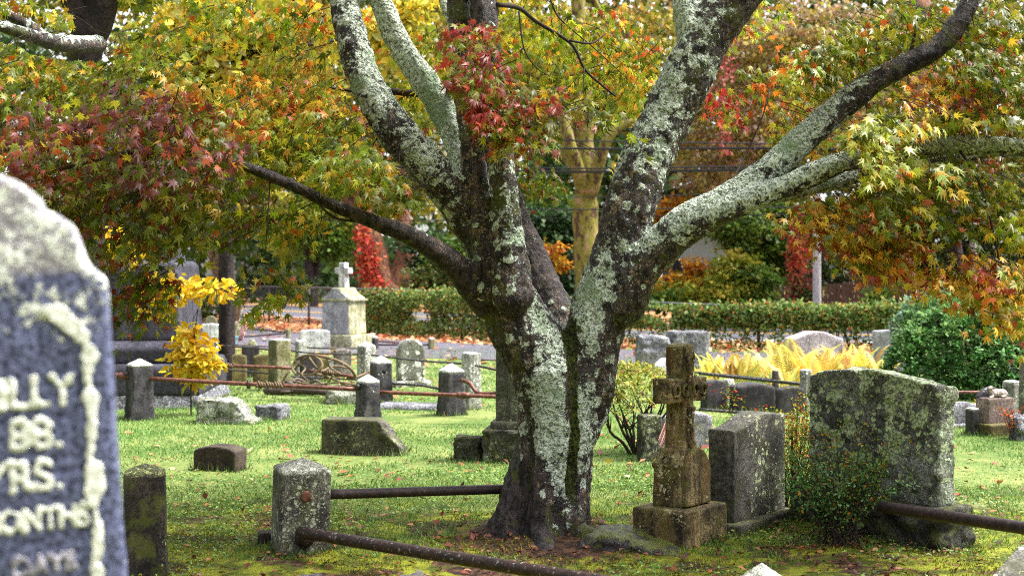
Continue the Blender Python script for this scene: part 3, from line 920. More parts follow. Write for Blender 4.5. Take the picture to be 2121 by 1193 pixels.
def big_stone():
    T = thing('monument', 'broad rock faced monument covered in round green lichens on a rough base', 'gravestone', (2.03, 7.09, 0), -57)
    b = weather(slab_mesh(prof('flat', 1.06, .205, -.12), .30, .012), .014, .005, 8, 4, rough=.03, roughf=7, mask=lambda V, N: np.clip(1-np.abs(N[:, 2])*1.3, 0, 1))
    obj('plinth', b, M_BASE, T)
    w, h = .92, .875
    pr = [(-w/2, .19), (w/2, .19), (w/2+.002, h-.055), (w/2-.05, h-.035), (w*.3, h-.012), (w*.1, h+.012), (-.05, h+.02), (-w*.25, h+.012), (-w*.42, h-.015), (-w/2, h-.04)]
    me = weather(slab_mesh(pr, .15, .012), .012, .004, 9, 5, rough=.034, roughf=6, mask=lambda V, N: .25+.75*np.clip(np.abs(N[:, 1])*1.5-.4, 0, 1)+.3*(N[:, 2] > .5))
    me.materials.append(M_BIG); me.materials.append(M_BIGE)
    V = get_co(me)
    mi = [1 if sum(V[i][0] for i in p_.vertices)/4 > w/2-.012+.02*math.sin(40*V[p_.vertices[0]][2]) else 0 for p_ in me.polygons]
    me.polygons.foreach_set('material_index', np.array(mi, np.int32))
    obj('slab', me, None, T)
big_stone()

# ================================================================== 4. small markers on the lawn, left of the maple
T = thing('grave_marker', 'small low brown marker with a curved pale top standing alone in the grass', 'grave marker', G(456, 970), -14)
obj('slab', weather(slab_mesh(prof('segment', .335, .175, -.1), .2, .006), .012, .003, 12, 3), M_BROWN, T)
p = G(470, 880)
rough_block('pale mossy rock marker with one end sloping to the ground', [(-.29, -.1), (.29, -.1), (.29, .01), (.08, .245), (-.29, .255)], .28, M_ROUGHW, (p[0], p[1]+.1, 0), -6, rough=.035, rf=7, seed=5)
p = G(560, 872)
rough_block('small rough grey stone cube in the grass', [(-.135, -.1), (.135, -.1), (.14, .16), (-.13, .15)], .24, M_ROUGHG, (p[0], p[1]+.1, 0), -20, rough=.03, rf=9, seed=8)
p = G(752, 938)
T = thing('grave_marker', 'long dark marker with a flat top and a broken sloping right end', 'grave marker', (p[0], p[1]+.08, 0), -7)
obj('slab', weather(slab_mesh([(-.325, -.1), (.33, -.1), (.335, .03), (.13, .268), (-.325, .272)], .22, .006), .013, .003, 12, 9, rough=.03, roughf=9, mask=lambda V, N: np.clip((V[:, 0]-.1)*12, 0, 1)), M_DARKMK, T)
p = G(708, 835)
rough_block('pale rough boulder marker behind the rust pipe rail', [(-.2, -.1), (.19, -.1), (.17, .13), (-.16, .16)], .3, M_ROUGHW, (p[0], p[1], 0), 10, rough=.04, rf=7, seed=15)
p = G(850, 842)
tag(obj('flat_stone', weather(slab_mesh(prof('flat', .75, .03, -.1), .5, .01), .025, .006, 8, 4), M_ROUGHG, None, (p[0], p[1], 0), -14), 'flat grey ledger stone lying flush in the lawn', 'grave slab')
# tall pillar half hidden by the trunk
T = thing('pillar_monument', 'tall grey pillar on a rough base half hidden behind the maple trunk', 'gravestone', (G(1075, 960)[0], 9.85, 0), -8)
obj('plinth', weather(slab_mesh(prof('flat', .52, .25, -.1), .42, .012), .018, .004, 9, 4, rough=.035, roughf=8, mask=lambda V, N: np.clip(1-np.abs(N[:, 2])*1.5, 0, 1)), M_BASE, T)
me = MB(); me.box((0, 0, .27), (.4, .34, .08)); obj('collar', weather(me.mesh(), .016, .003, 10, 6), M_GREY, T)
me = MB(); me.box((0, 0, .58), (.32, .28, .6)); obj('shaft', weather(me.mesh(), .016, .004, 10, 7), M_GREY, T)
p = G(971, 955)
rough_block('black rough stone cube beside the pillar base', [(-.11, -.1), (.11, -.1), (.105, .185), (-.11, .185)], .2, M_BASE, (p[0], p[1]+.1, 0), -12, rough=.02, rf=11, seed=28)

# ================================================================== 5. the pipe railing and posts across the lawn
pL = post('dark post with pipe collar standing before the obelisk steps', 289, 62, 741, 870, M_POSTD, M_CAPW, 32, sockets=(('l', .74, .02, 'collar'),), caph=.2)
pM = post('black post holding the rust pipe behind the dark sloping marker', 762, 54, 774, 872, M_POSTD, M_CAPW, 36, sockets=(('l', .74, .02, 'collar'),), caph=.25, d=12.4)
za = P(312, 784, 12.5); zb_ = P(742, 806, 12.4)
rail('rusty pipe rail with a black flange and wound vine stems', [za, (za+zb_)/2+np.array([0, 0, -.004]), zb_], .021, M_RUST, ((.475, 'ring'), (.58, 'wrap')))
rail('short rusty pipe left of the post before the obelisk', [P(180, 772, 12.6), P(225, 776, 12.55), P(268, 780, 12.5)], .02, M_RUST, ((.8, 'coup'),))
za = P(782, 812, 12.4); zb_ = P(1045, 822, 12.2)
rail('rust brown pipe with a coupling running behind the maple trunk', [za, (za+zb_)/2, zb_], .02, M_RUST, ((.68, 'coup'),))
post('dark faceted post with a bent pipe socket in its side', 935, 58, 751, 858, M_POSTD, M_CAPW, 30, sockets=(('r', .72, .022, 'collar'),), caph=.25)
rail('bent rust pipe curving down out of the dark post', [P(955, 787, 12.95), P(972, 793, 12.9), P(985, 810, 12.85), P(1000, 815, 12.8), P(1040, 813, 12.7)], .02, M_RUST)
post('dark post with a round hole behind the black pipe post', 789, 50, 735, 832, M_POSTD, M_CAPW, 25, sockets=(('f', .66, .028, 'hole'),), caph=.25)
post('square white lichened post with black streaks, left of the trunk', 976, 42, 728, 846, M_POSTW, M_CAPW, 35, broach=0, caph=.1)
post('square white speckled post left of the holed dark post', 759, 38, 707, 815, M_POSTW, M_CAPW, 40, broach=0, caph=.22, d=16)
post('tall mossy green square post left of the vine tangle', 579, 46, 701, 800, M_POSTG, M_CAPW, 40, broach=0, caph=.06, d=16)
post('white and black lichened post beside the round topped stone', 623, 26, 704, 800, M_POSTW, M_CAPW, 30, broach=0, caph=.1, d=17.5)
rail('pale lichened rail dropping from the speckled post to the white post', [P(770, 735, 15.9), P(860, 746, 15), P(958, 753, 13.8)], .012, M_IRONROD)
rail('pale rail behind the holed post near the ground', [P(812, 794, 14.4), P(870, 798, 14.2), P(915, 806, 13.9)], .014, M_IRONROD)
rail('thin black rail from the white post to the trunk', [P(985, 757, 13.6), P(1010, 762, 13.5), P(1052, 772, 13.2)], .013, M_IRONROD)
rail('thin dark rail passing high behind the white post', [P(995, 745, 15), P(1020, 746, 15), P(1075, 747, 15)], .01, M_IRONROD)
rail('rust pipe rail from the obelisk to the vine tangle', [P(385, 751, 15), P(470, 757, 15), P(603, 762, 15)], .02, M_RUST, ((.35, 'wrap'),))
rail('rust pipe inside the vine tangle', [P(640, 768, 14.8), P(690, 773, 14.7), P(735, 781, 14.6)], .02, M_RUST, ((.5, 'wrap'),))
rail('upper black rail left of the mossy green post', [P(425, 713, 17), P(500, 719, 16.6), P(560, 724, 16.1)], .011, M_IRONROD)
rail('topmost thin rail left of the mossy green post', [P(420, 710, 18), P(500, 715, 18), P(560, 718, 18)], .009, M_IRONROD)
rail('lower black rail left of the mossy green post', [P(432, 763, 16.2), P(500, 768, 16.2), P(560, 774, 16.1)], .011, M_IRONROD)
rail('sagging black rail from the mossy green post to the speckled post', [P(592, 724, 16), P(640, 731, 16), P(690, 733, 16), P(745, 734, 16)], .011, M_IRONROD)
rail('low black rail between the mossy green and speckled posts', [P(590, 779, 16), P(680, 783, 16), P(745, 787, 16)], .011, M_IRONROD)
def vine_tangle():
    T = thing('vine_tangle', 'tangle of bare twisted vine stems looped over the pipe', 'dead vine', P(680, 790, 14.9))
    c = P(680, 790, 14.9)
    for i, (pp, r) in enumerate((
        ([(612, 775), (606, 760), (618, 742), (645, 736), (690, 744), (722, 760), (735, 780), (720, 783)], .018),
        ([(606, 768), (630, 776), (650, 775), (668, 757), (655, 740), (630, 745), (608, 768)], .014),
        ([(640, 740), (655, 760), (668, 768), (690, 758), (720, 762)], .012),
        ([(650, 772), (690, 785), (715, 797), (732, 800), (728, 790)], .016),
        ([(612, 748), (632, 762), (625, 775), (640, 790)], .010), ([(690, 742), (680, 755), (700, 772), (730, 782)], .011),
        ([(735, 782), (760, 772), (790, 757)], .014), ([(608, 790), (650, 797), (700, 792), (735, 796)], .012),
        ([(600, 768), (592, 778), (585, 792)], .012), ([(690, 778), (680, 792), (672, 800)], .010))):
        pts = [P(x, y, 14.6+.25*math.sin(i*2.1+j)) - c for j, (x, y) in enumerate(pp)]
        obj('stem', MB().tube(pts, r, 6, 5).mesh(True), M_VINE, T)
vine_tangle()
def debris():
    T = thing('brushwood', 'heap of dead sticks lying on the lawn below the vine tangle', 'branches', G(640, 815))
    c = G(640, 815); m = MB()
    for i in range(34):
        x, y = RR.uniform(-.45, .5), RR.uniform(-.4, .4); a = RR.uniform(0, PI); L = RR.uniform(.15, .5)
        z = RR.uniform(.0, .08)
        m.tube([(x, y, z), (x+L*.5*math.cos(a), y+L*.5*math.sin(a), z+RR.uniform(0, .08)), (x+L*math.cos(a), y+L*math.sin(a), z+.0)], RR.uniform(.006, .022), 5, 2)
    obj('stick', m.mesh(True), plain('dead_wood', srgb(92, 80, 72), .9, .5, 20, .5), T)
    obj('fallen_branch', MB().tube([(-.5, -.1, .03), (-.1, -.25, .06), (.3, -.35, .04), (.55, -.5, .02)], [.05, .045, .035, .02], 8, 4).mesh(True), plain('dead_wood_dark', srgb(74, 64, 60), .9, .5, 20, .5), T)
debris()

# ================================================================== 6. headstones beyond the railing, left half
headstone('grey arch topped headstone dotted with white lichen', 850, 52, 702, 800, 'arch', stone_mat('arch_spotted', (134, 134, 122), (92, 92, 84), .75, (224, 226, 210), 9, .25, .3), .16, 22, base=(.14, .08, .12))
headstone('brown algae stained headstone left of the grey slab', 489, 40, 733, 800, 'segment', M_BROWNG, .1, 22, d=17)
headstone('brown algae stained headstone behind the mossy green post', 548, 44, 733, 800, 'segment', M_BROWNG, .1, 22, d=16.8)
headstone('dark streaked headstone with a white top edge between the two brown ones', 519, 34, 716, 790, 'flat', M_SLATE, .12, 15, d=18)
headstone('small pale capped post like stone behind the upper rails', 522, 16, 702, 760, 'gable', M_ALGAE, .15, 25, d=20)
headstone('moss stained low stone under the yellow sapling', 418, 36, 757, 810, 'segment', M_BROWNG, .12, 15, d=16)
headstone('dark grey headstone seen through the vine tangle', 640, 36, 738, 805, 'flat', M_SLATE, .12, 18, d=17)
headstone('tan headstone right of the dark one in the vine tangle', 668, 24, 742, 805, 'flat', M_BROWNG, .12, 18, d=17.3)
headstone('streaked brown grey headstone right of the vine tangle', 709, 34, 722, 790, 'segment', stone_mat('streaked', (140, 132, 128), (92, 84, 84), .1, (200, 200, 190), 26, .2, .8), .14, 18, d=18)
headstone('white marble stone with a rounded top and grey streaks before the tall white cross', 652, 60, 682, 740, 'round', M_WHITE, .16, 14, d=24)
headstone('square white marble headstone left of the little flag', 436, 56, 670, 735, 'segment', M_WHITE, .22, 12, base=(.1, .16, .12))
headstone('small round topped dark stone behind the square white headstone', 437, 24, 654, 690, 'arch', M_POSTG, .15, 10, d=34)
headstone('white low stone block behind the vine tangle', 690, 30, 742, 790, 'flat', M_WHITE, .14, 10, d=19)
GP = 'little posts along the lane'
post('mossy post beside the little flag at the far lane', 489, 16, 666, 706, M_POSTG, M_CAPW, 30, d=29, broach=.4, caph=.1, vox=.03)
post('small mossy post left of the round topped white stone', 597, 13, 679, 703, M_POSTG, M_CAPW, 30, d=28, broach=0, caph=.1, vox=.03)
post('small dark post with pale cap right of the white cross', 777, 15, 695, 726, M_POSTD, M_CAPW, 30, d=25, broach=.3, caph=.2, vox=.025)
post('yellow lichened short post behind the small dark post', 772, 14, 690, 715, M_POSTG, M_CAPW, 30, d=28, broach=0, caph=.1, vox=.025)
post('short yellow lichened post at the lane edge behind the arch topped stone', 894, 16, 698, 724, M_POSTG, M_CAPW, 30, d=25, broach=0, caph=.2, vox=.025)
rail('thin rail by the lane between the mossy flag post and the small mossy post', [P(497, 678, 28.8), P(560, 685, 28.5), P(592, 688, 28)], .02, M_IRON)
rail('thin rail by the lane rising towards the small mossy post', [P(450, 700, 27.5), P(520, 696, 27.8), P(592, 690, 28)], .02, M_IRON)
rail('thin rail by the lane behind the arch topped stone', [P(784, 714, 25), P(840, 714, 25), P(888, 714, 25)], .018, M_IRON)
rail('rust thin rail right of the tall white cross', [P(757, 706, 26.5), P(770, 706, 26.5), P(830, 710, 26)], .018, M_RUST)
rail('thin rail in front of the tall white cross', [P(600, 709, 26), P(640, 720, 21), P(745, 721, 21)], .014, M_IRON)

def white_cross():
    T = thing('cross_monument', 'tall pale grey gabled monument topped by a white cross beside the lane', 'grave cross', (P(712, 0, 25.6)[0], 25.6, 0), -30)
    k = 25.6/F
    m = MB(); m.box((0, 0, .06), (.98, .80, .42)); obj('plinth', weather(m.mesh(), .03, .004, 8, 3), M_ALGAE, T)
    obj('die', weather(slab_mesh([(-.36, .26), (.36, .26), (.33, .93), (.36, .97), (.13, 1.13), (.10, 1.2), (-.10, 1.2), (-.13, 1.13), (-.36, .97), (-.33, .93)], .56, .01), .025, .004, 8, 5), [M_PALE, M_ALGAE], T)
    dm = T.children[-1].data if T.children else None
    for o_ in COL.objects:
        if o_.parent == T and o_.name.startswith('die'):
            for p_ in o_.data.polygons: p_.material_index = 1 if p_.normal.x > .5 or p_.normal.z > .4 else 0
    m = MB(); m.box((0, -.0, .955), (.76, .62, .05)); obj('cornice', weather(m.mesh(), .02, .003, 8, 6), M_ALGAE, T)
    c = [(-.085, 1.18), (.085, 1.18), (.07, 1.47), (.17, 1.47), (.17, 1.6), (.065, 1.6), (.065, 1.7), (-.065, 1.7), (-.065, 1.6), (-.17, 1.6), (-.17, 1.47), (-.07, 1.47)]
    obj('cross', weather(slab_mesh(c, .16, .008), .018, .003, 8, 7), M_WHITE, T)
white_cross()

def obelisk():
    d = 13.9; k = d/F
    T = thing('obelisk', 'dark grey stepped obelisk monument behind the tall foreground headstone', 'obelisk', (P(228, 0, d)[0], d+.7, 0), 4)
    Z = lambda y: H-(y-HY)*k
    hw = lambda x: (x-228)*k*1.05
    def frus(a0, a1, z0, z1, name, mat, top=None, vox=.025, rough=0):
        m = MB(); r = [(a0, z0), (a1, z1)]
        if top: r.append(top)
        V, Fq = [], [(3, 2, 1, 0)]
        for a, z in r: V += [(-a, -a, z), (a, -a, z), (a, a, z), (-a, a, z)]
        for i in range(len(r)-1):
            for j in range(4): Fq.append((i*4+j, i*4+(j+1) % 4, i*4+4+(j+1) % 4, i*4+4+j))
        Fq.append(tuple(range(len(V)-4, len(V))))
        m.add(V, Fq)
        return obj(name, weather(m.mesh(), vox, .003, 8, 4, rough=rough), mat, T)
    frus(hw(415), hw(400), -.1, Z(813), 'foundation', M_ROUGHG, rough=.02)
    frus(hw(402), hw(402), Z(815), Z(764), 'lower_step', M_OBEL, (hw(396), Z(752)))
    frus(hw(382), hw(382), Z(756), Z(720), 'upper_step', M_OBEL, (hw(362), Z(706)))
    die = frus(hw(357), hw(350), Z(708), Z(548), 'die', M_OBEL, (hw(342), Z(538)))
    # worn lines of an inscription, cut as shallow bars in the die
    m = MB()
    for i in range(9):
        z = Z(565+i*11); x = -hw(330)
        while x < hw(330):
            L = RR.uniform(.03, .12); m.box((x+L/2, -hw(354)+.012-(z-Z(548))*0, z), (L, .012, .022)); x += L+.03
    obj('inscription', m.mesh(), M_SLATE, T)
    frus(hw(330), hw(282), Z(540), Z(170), 'shaft', M_OBEL, (0.01, Z(130)))
obelisk()

# ================================================================== 7. stones beyond the railing, right half
p = P(1352, 0, 19.5)
rough_block('rough grey rock faced stone left of the taller pair stone by the lane', [(-.25, -.1), (.24, -.1), (.23, .50), (-.24, .52)], .3, M_ROUGHG, (p[0], 19.5, 0), 14, 'headstone', 'gravestone', .03, .035, 6, 11)
p = P(1427, 0, 19.6)
rough_block('taller square grey granite stone behind the brown cross', [(-.30, -.1), (.30, -.1), (.30, .58), (-.30, .585)], .34, M_ROUGHG, (p[0], 19.7, 0), 12, 'headstone', 'gravestone', .03, .015, 7, 12)
headstone('white peaked stone with dark streaks behind the azalea', 1379, 44, 742, 860, 'gable', M_WHITE, .2, 20, d=14.5)
headstone('lavender grey slab standing directly behind the brown cross', 1420, 108, 850, 945, 'segment', M_LAV, .1, 6, d=10.6)
headstone('dark mossy stone behind the azalea stems', 1345, 44, 858, 952, 'flat', M_BASE, .15, 12)
headstone('dark slate headstone close right of the brown cross', 1478, 46, 786, 880, 'segment', M_SLATE, .12, 25, d=13.5)
headstone('dark slate headstone with an arched top in the middle of the row', 1558, 78, 792, 880, 'segment', M_SLATE, .28, 14, d=13.4)
headstone('dark slate headstone beside the big lichened monument', 1636, 56, 800, 880, 'segment', M_SLATE, .12, 14, d=13.2)
post('white speckled post between the dark slate stones', 1509, 26, 786, 880, M_POSTW, M_CAPW, 20, d=14.2, broach=0, caph=.03)
post('pale streaked post beside the left edge of the big monument', 1669, 24, 766, 880, M_POSTW, M_CAPW, 35, d=13.4, broach=0, caph=.05)
rail('upper black iron rail in front of the yellow ferns', [P(1448, 773, 14.2), P(1560, 785, 13.9), P(1664, 796, 13.5)], .018, M_IRONROD)
rail('thin iron rail just behind the upper rail by the ferns', [P(1440, 771, 16), P(1530, 779, 15.6), P(1612, 787, 15)], .012, M_IRONROD)
rail('lower iron rail across the dark slate stones', [P(1448, 848, 12.9), P(1560, 856, 12.7), P(1664, 866, 12.5)], .016, M_IRONROD)
post('stubby dark post end among the ferns', 1606, 14, 768, 800, M_SLATE, M_SLATE, 20, d=15, broach=0, caph=.05)
headstone('pinkish headstone with a crested top behind the ferns', 1684, 112, 686, 770, 'gable', M_PINK, .3, 18, d=19, lean=1)
T = headstone('pale slanted headstone with a carved letter beside the green yew', 1862, 92, 682, 770, 'flat', M_PALE, .2, -8, d=18.6)
T.rotation_euler[1] = math.radians(-4)
cu = bpy.data.curves.new('letter', 'FONT'); cu.body = 'G'; cu.size = .14; cu.extrude = .004
o = bpy.data.objects.new('tmp', cu); COL.objects.link(o); dg = bpy.context.evaluated_depsgraph_get()
me = bpy.data.meshes.new_from_object(o.evaluated_get(dg)); bpy.data.objects.remove(o); me.materials.clear()
obj('letter', me, M_SLATE, T, (-.12, -.106, .26), rot=(PI/2, 0, 0))
# far right group
def lamb_stone():
    T = thing('headstone', 'small brown headstone with a carved lying lamb on top', 'gravestone', (G(2066, 905)[0]+.02, 11.35, 0), 22)
    obj('plinth', weather(slab_mesh(prof('flat', .40, .12, -.1), .32, .006), .014, .003, 10, 4), M_BROWNG, T)
    m = slab_mesh([(-.15, .10), (.15, .10), (.15, .34), (-.15, .34)], .16, .006)
    obj('slab', weather(m, .012, .003, 10, 5), stone_mat('lamb_slab', (140, 120, 116), (98, 80, 76), .12, (200, 196, 190), 30, .2, .5), T)
    top = [(-.155, .335), (.155, .335)]+[(.155*x, .345+.085*(1-x*x)) for x in np.linspace(1, -1, 13)]
    obj('hood', weather(slab_mesh(top, .06, .004, .06), .010, .002, 10, 6), M_SLATE, T)
    # lamb lying with folded legs, head turned up at the left
    m = MB()
    m.tube([(.10, -.03, .365), (.06, -.03, .378), (.0, -.03, .38), (-.055, -.03, .378), (-.075, -.03, .37)], [.02, .036, .038, .034, .022], 10, 3)
    m.tube([(-.055, -.03, .385), (-.075, -.032, .41), (-.085, -.035, .425)], [.024, .02, .018], 8, 3)
    m.tube([(-.075, -.034, .432), (-.092, -.042, .428), (-.112, -.05, .418)], [.018, .019, .010], 8, 3)
    m.tube([(-.07, -.055, .355), (-.10, -.06, .348), (-.125, -.06, .348)], [.014, .011, .009], 6, 2)
    m.tube([(.07, -.055, .36), (.04, -.065, .35), (.01, -.068, .348)], [.016, .011, .009], 6, 2)
    m.tube([(-.075, -.05, .435), (-.07, -.064, .428)], [.008, .005], 6)
    m.tube([(.10, -.03, .37), (.125, -.03, .355)], [.012, .006], 6)
    obj('lamb_figure', remesh(m.mesh(), .006, 2), stone_mat('lamb_marble', (206, 192, 184), (156, 142, 134), .1, (220, 220, 210), 40, 0, .3), T)
lamb_stone()
post('dark speckled post with white cap and round hole left of the lamb stone', 2014, 28, 843, 904, M_POSTD, M_CAPW, 25, broach=0, caph=.12, sockets=(('f', .42, .022, 'hole'),), vox=.012)
headstone('low purple grey headstone half hidden by the big monument', 1992, 60, 832, 886, 'segment', M_LAV, .1, 10, base=(.06, .05, .08))
post('tall white post with black lichen behind the lamb stone', 2096, 38, 786, 890, M_POSTW, M_CAPW, 32, d=12, broach=0, caph=.12)
post('grey square post cut by the right edge of the photo', 2128, 30, 742, 890, M_POST, M_CAPW, 10, d=11.8, broach=0, caph=.12)
p = G(2126, 912)
rough_block('rough grey stone beside the lamb stone at the right edge', [(-.13, -.1), (.13, -.1), (.12, .21), (-.12, .22)], .2, M_ROUGHG, (p[0], p[1], 0), 5, rough=.03, rf=9, seed=33)
rail('rust rail between the big monument and the lamb stone', [P(1960, 812, 11.9), P(2000, 812, 11.9), P(2045, 812, 11.9)], .014, M_RUST)

# ================================================================== flags
def flag_mat():
    b = NB('flag_cloth'); t = b.node('UVMap').outputs[0]
    s = b.node('SeparateXYZ'); b.link(t, s.inputs[0]); u, v = s.outputs[0], s.outputs[1]
    st = b.m('MODULO', b.m('FLOOR', b.m('MULTIPLY', v, 13)), 2)
    col = b.mix(st, srgb(178, 28, 48), srgb(232, 230, 228))
    can = b.m('MULTIPLY', b.m('LESS_THAN', u, .4), b.m('GREATER_THAN', v, 6/13))
    fx = b.m('SUBTRACT', b.m('FRACT', b.m('MULTIPLY', u, 15)), .5)
    fy = b.m('SUBTRACT', b.m('FRACT', b.m('MULTIPLY', b.m('SUBTRACT', v, 6/13), 16.7)), .5)
    dot = b.m('LESS_THAN', b.m('ADD', b.m('MULTIPLY', fx, fx), b.m('MULTIPLY', fy, fy)), .07)
    col = b.mix(can, col, b.mix(dot, srgb(36, 42, 88), srgb(232, 232, 236)))
    return b.done(b.bsdf(col, .7, None, .2))
M_FLAG = flag_mat(); M_STICK = plain('flag_stick', srgb(206, 196, 170), .6)
def flag(label, foot, top, fly, hoist, nx=30, ny=20, fold=.012, side=(0, -1, 0)):
    T = thing('small_flag', label, 'flag', foot)
    foot, top, fly = np.array(foot), np.array(top)-np.array(foot), np.array(fly)
    obj('stick', MB().tube([(0, 0, -.05), top], .005, 8).mesh(True), M_STICK, T)
    hd = nrm(top)
    V, UV = [], []
    for j in range(ny+1):
        for i in range(nx+1):
            u, v = i/nx, j/ny
            q = top*.985-hd*hoist*(1-v)+fly*u*(1-.12*(1-v))
            q = q+np.array(side)*fold*math.sin(v*13+u*3)*(.3+u)
            V.append(q); UV.append((u, v))
    Fq = [(j*(nx+1)+i, j*(nx+1)+i+1, (j+1)*(nx+1)+i+1, (j+1)*(nx+1)+i) for j in range(ny) for i in range(nx)]
    me = bpy.data.meshes.new('cloth'); me.from_pydata([tuple(v) for v in V], [], Fq)
    uv = me.uv_layers.new(name='UVMap')
    for l in me.loops: uv.data[l.index].uv = UV[l.vertex_index]
    me.polygons.foreach_set('use_smooth', np.ones(len(Fq), bool)); me.update()
    obj('cloth', me, M_FLAG, T)
    return T
f0 = P(1402, 958, 9.4); f0[2] = 0
tp = P(1386, 848, 9.3)
flag('small American flag hanging folded behind the brown cross', f0, tp, [-.085, -.02, -.20], .11, fold=.010)
f0 = P(478, 720, 24.5); f0[2] = 0
tp = P(502, 641, 24.5)
flag('small American flag on a slanting stick by the square white headstone', f0, tp, [.10, 0, -.34], .27, fold=.02)
T = thing('star_marker', 'light blue star shaped grave marker at the foot of the slanting flag', 'grave marker', (P(482, 0, 24)[0], 24, 0))
obj('stake', MB().tube([(0, 0, -.05), (0, 0, .2)], .012, 6).mesh(True), M_IRON, T)
pts = [(.12*(1 if i % 2 == 0 else .6)*math.sin(i*PI/5), .25+.12*(1 if i % 2 == 0 else .6)*math.cos(i*PI/5)) for i in range(10)]
obj('star', slab_mesh(pts[::-1], .03, .004), plain('blue_paint', srgb(120, 160, 196), .6), T)
# ================================================================== the Japanese maple
M_LEAF = leaf_mat('maple_leaf', .48, .38, .42)
M_LEAFB = leaf_mat('broad_leaf', .35, .45, .4)
M_TWIG = plain('twig_bark', srgb(52, 42, 38), .8, .4, 30, .3)

def bark_mat():
    b = NB('maple_bark'); c = b.coord(False)
    w = b.vadd(c, b.vscale(b.vadd(b.noise(c, 16, 4, .6, color=True), (.5, .5, .5), 'SUBTRACT'), .10))
    big = b.noise(w, 4.2, 4, .55); mid = b.noise(w, 15, 5, .65); fine = b.noise(c, 62, 4, .7)
    vr = b.vor(w, 46); crack = b.noise(b.vscale(c, (34, 34, 9)), 1, 5, .65)
    lich = b.attr('lichen', 'Fac')
    # dark wet bark with brown crust
    col = b.mix(b.step(crack, .38, .66), srgb(18, 15, 17), srgb(76, 65, 65))
    crust = b.step(b.m('ADD', b.m('MULTIPLY', mid, .6), b.m('MULTIPLY', fine, .4)), .50, .60)
    col = b.mix(b.m('MULTIPLY', b.m('MULTIPLY', crust, .8), b.step(lich, .22, .5)), col, b.mix(b.step(b.noise(c, 95, 2), .4, .6), srgb(92, 72, 60), srgb(186, 158, 132)))
    # moss in the wet creases
    ms = b.step(b.noise(w, 5.3, 4, .6), .56, .66)
    col = b.mix(b.m('MULTIPLY', ms, .85), col, b.mix(fine, srgb(40, 46, 8), srgb(98, 104, 24)))
    # leafy lichen: big mint sheets broken into lobes, plus single colonies
    f = b.m('ADD', b.m('ADD', b.m('MULTIPLY', big, .45), b.m('ADD', b.m('MULTIPLY', mid, .42), b.m('MULTIPLY', fine, .22))), b.m('MULTIPLY', b.m('SUBTRACT', lich, .5), .46))
    sheet = b.step(f, .600, .622)
    lob = b.m('MULTIPLY', sheet, b.step(b.m('ADD', b.m('MULTIPLY', fine, .75), b.m('MULTIPLY', b.vor(w, 80), .3)), .34, .42))
    d = b.vor(w, 13); rn = b.node('SeparateXYZ'); b.link(b.vor(w, 13, out='Color'), rn.inputs[0])
    spots = b.step(b.m('SUBTRACT', b.m('MULTIPLY', rn.outputs[0], b.m('MULTIPLY', lich, .95)), d), -.01, .03)
    spots = b.m('MULTIPLY', spots, b.step(fine, .30, .42))
    lm = b.m('MAXIMUM', lob, spots)
    d2 = b.vor(w, 75); rn2 = b.node('SeparateXYZ'); b.link(b.vor(w, 75, out='Color'), rn2.inputs[0])
    lm = b.m('MAXIMUM', lm, b.m('MULTIPLY', b.step(b.m('SUBTRACT', b.m('MULTIPLY', rn2.outputs[1], b.m('ADD', .1, b.m('MULTIPLY', lich, .48))), d2), 0, .06), .9))
    lcol = b.mix(b.step(b.m('ADD', b.m('MULTIPLY', b.noise(c, 85, 3, .7), .75), b.m('MULTIPLY', vr, .35)), .36, .68), srgb(94, 110, 94), srgb(222, 232, 216))
    lcol = b.mix(b.step(big, .56, .68), lcol, b.mix(fine, srgb(102, 124, 96), srgb(186, 206, 174)))
    col = b.mix(lm, col, lcol)
    mo = b.attr('moss', 'Fac')
    mk = b.step(b.m('ADD', mo, b.m('MULTIPLY', b.m('SUBTRACT', mid, .5), .9)), .42, .6)
    col = b.mix(mk, col, b.mix(b.step(fine, .4, .62), srgb(14, 17, 5), srgb(78, 88, 20)))
    h = b.m('ADD', b.m('ADD', b.m('MULTIPLY', crack, .8), b.m('MULTIPLY', fine, .5)), b.m('MULTIPLY', lm, b.m('ADD', .35, b.m('MULTIPLY', vr, .8))))
    return b.done(b.bsdf(col, b.mix(lm, (.55,)*3, (.9,)*3), b.bump(h, 1.0, .022), .35))

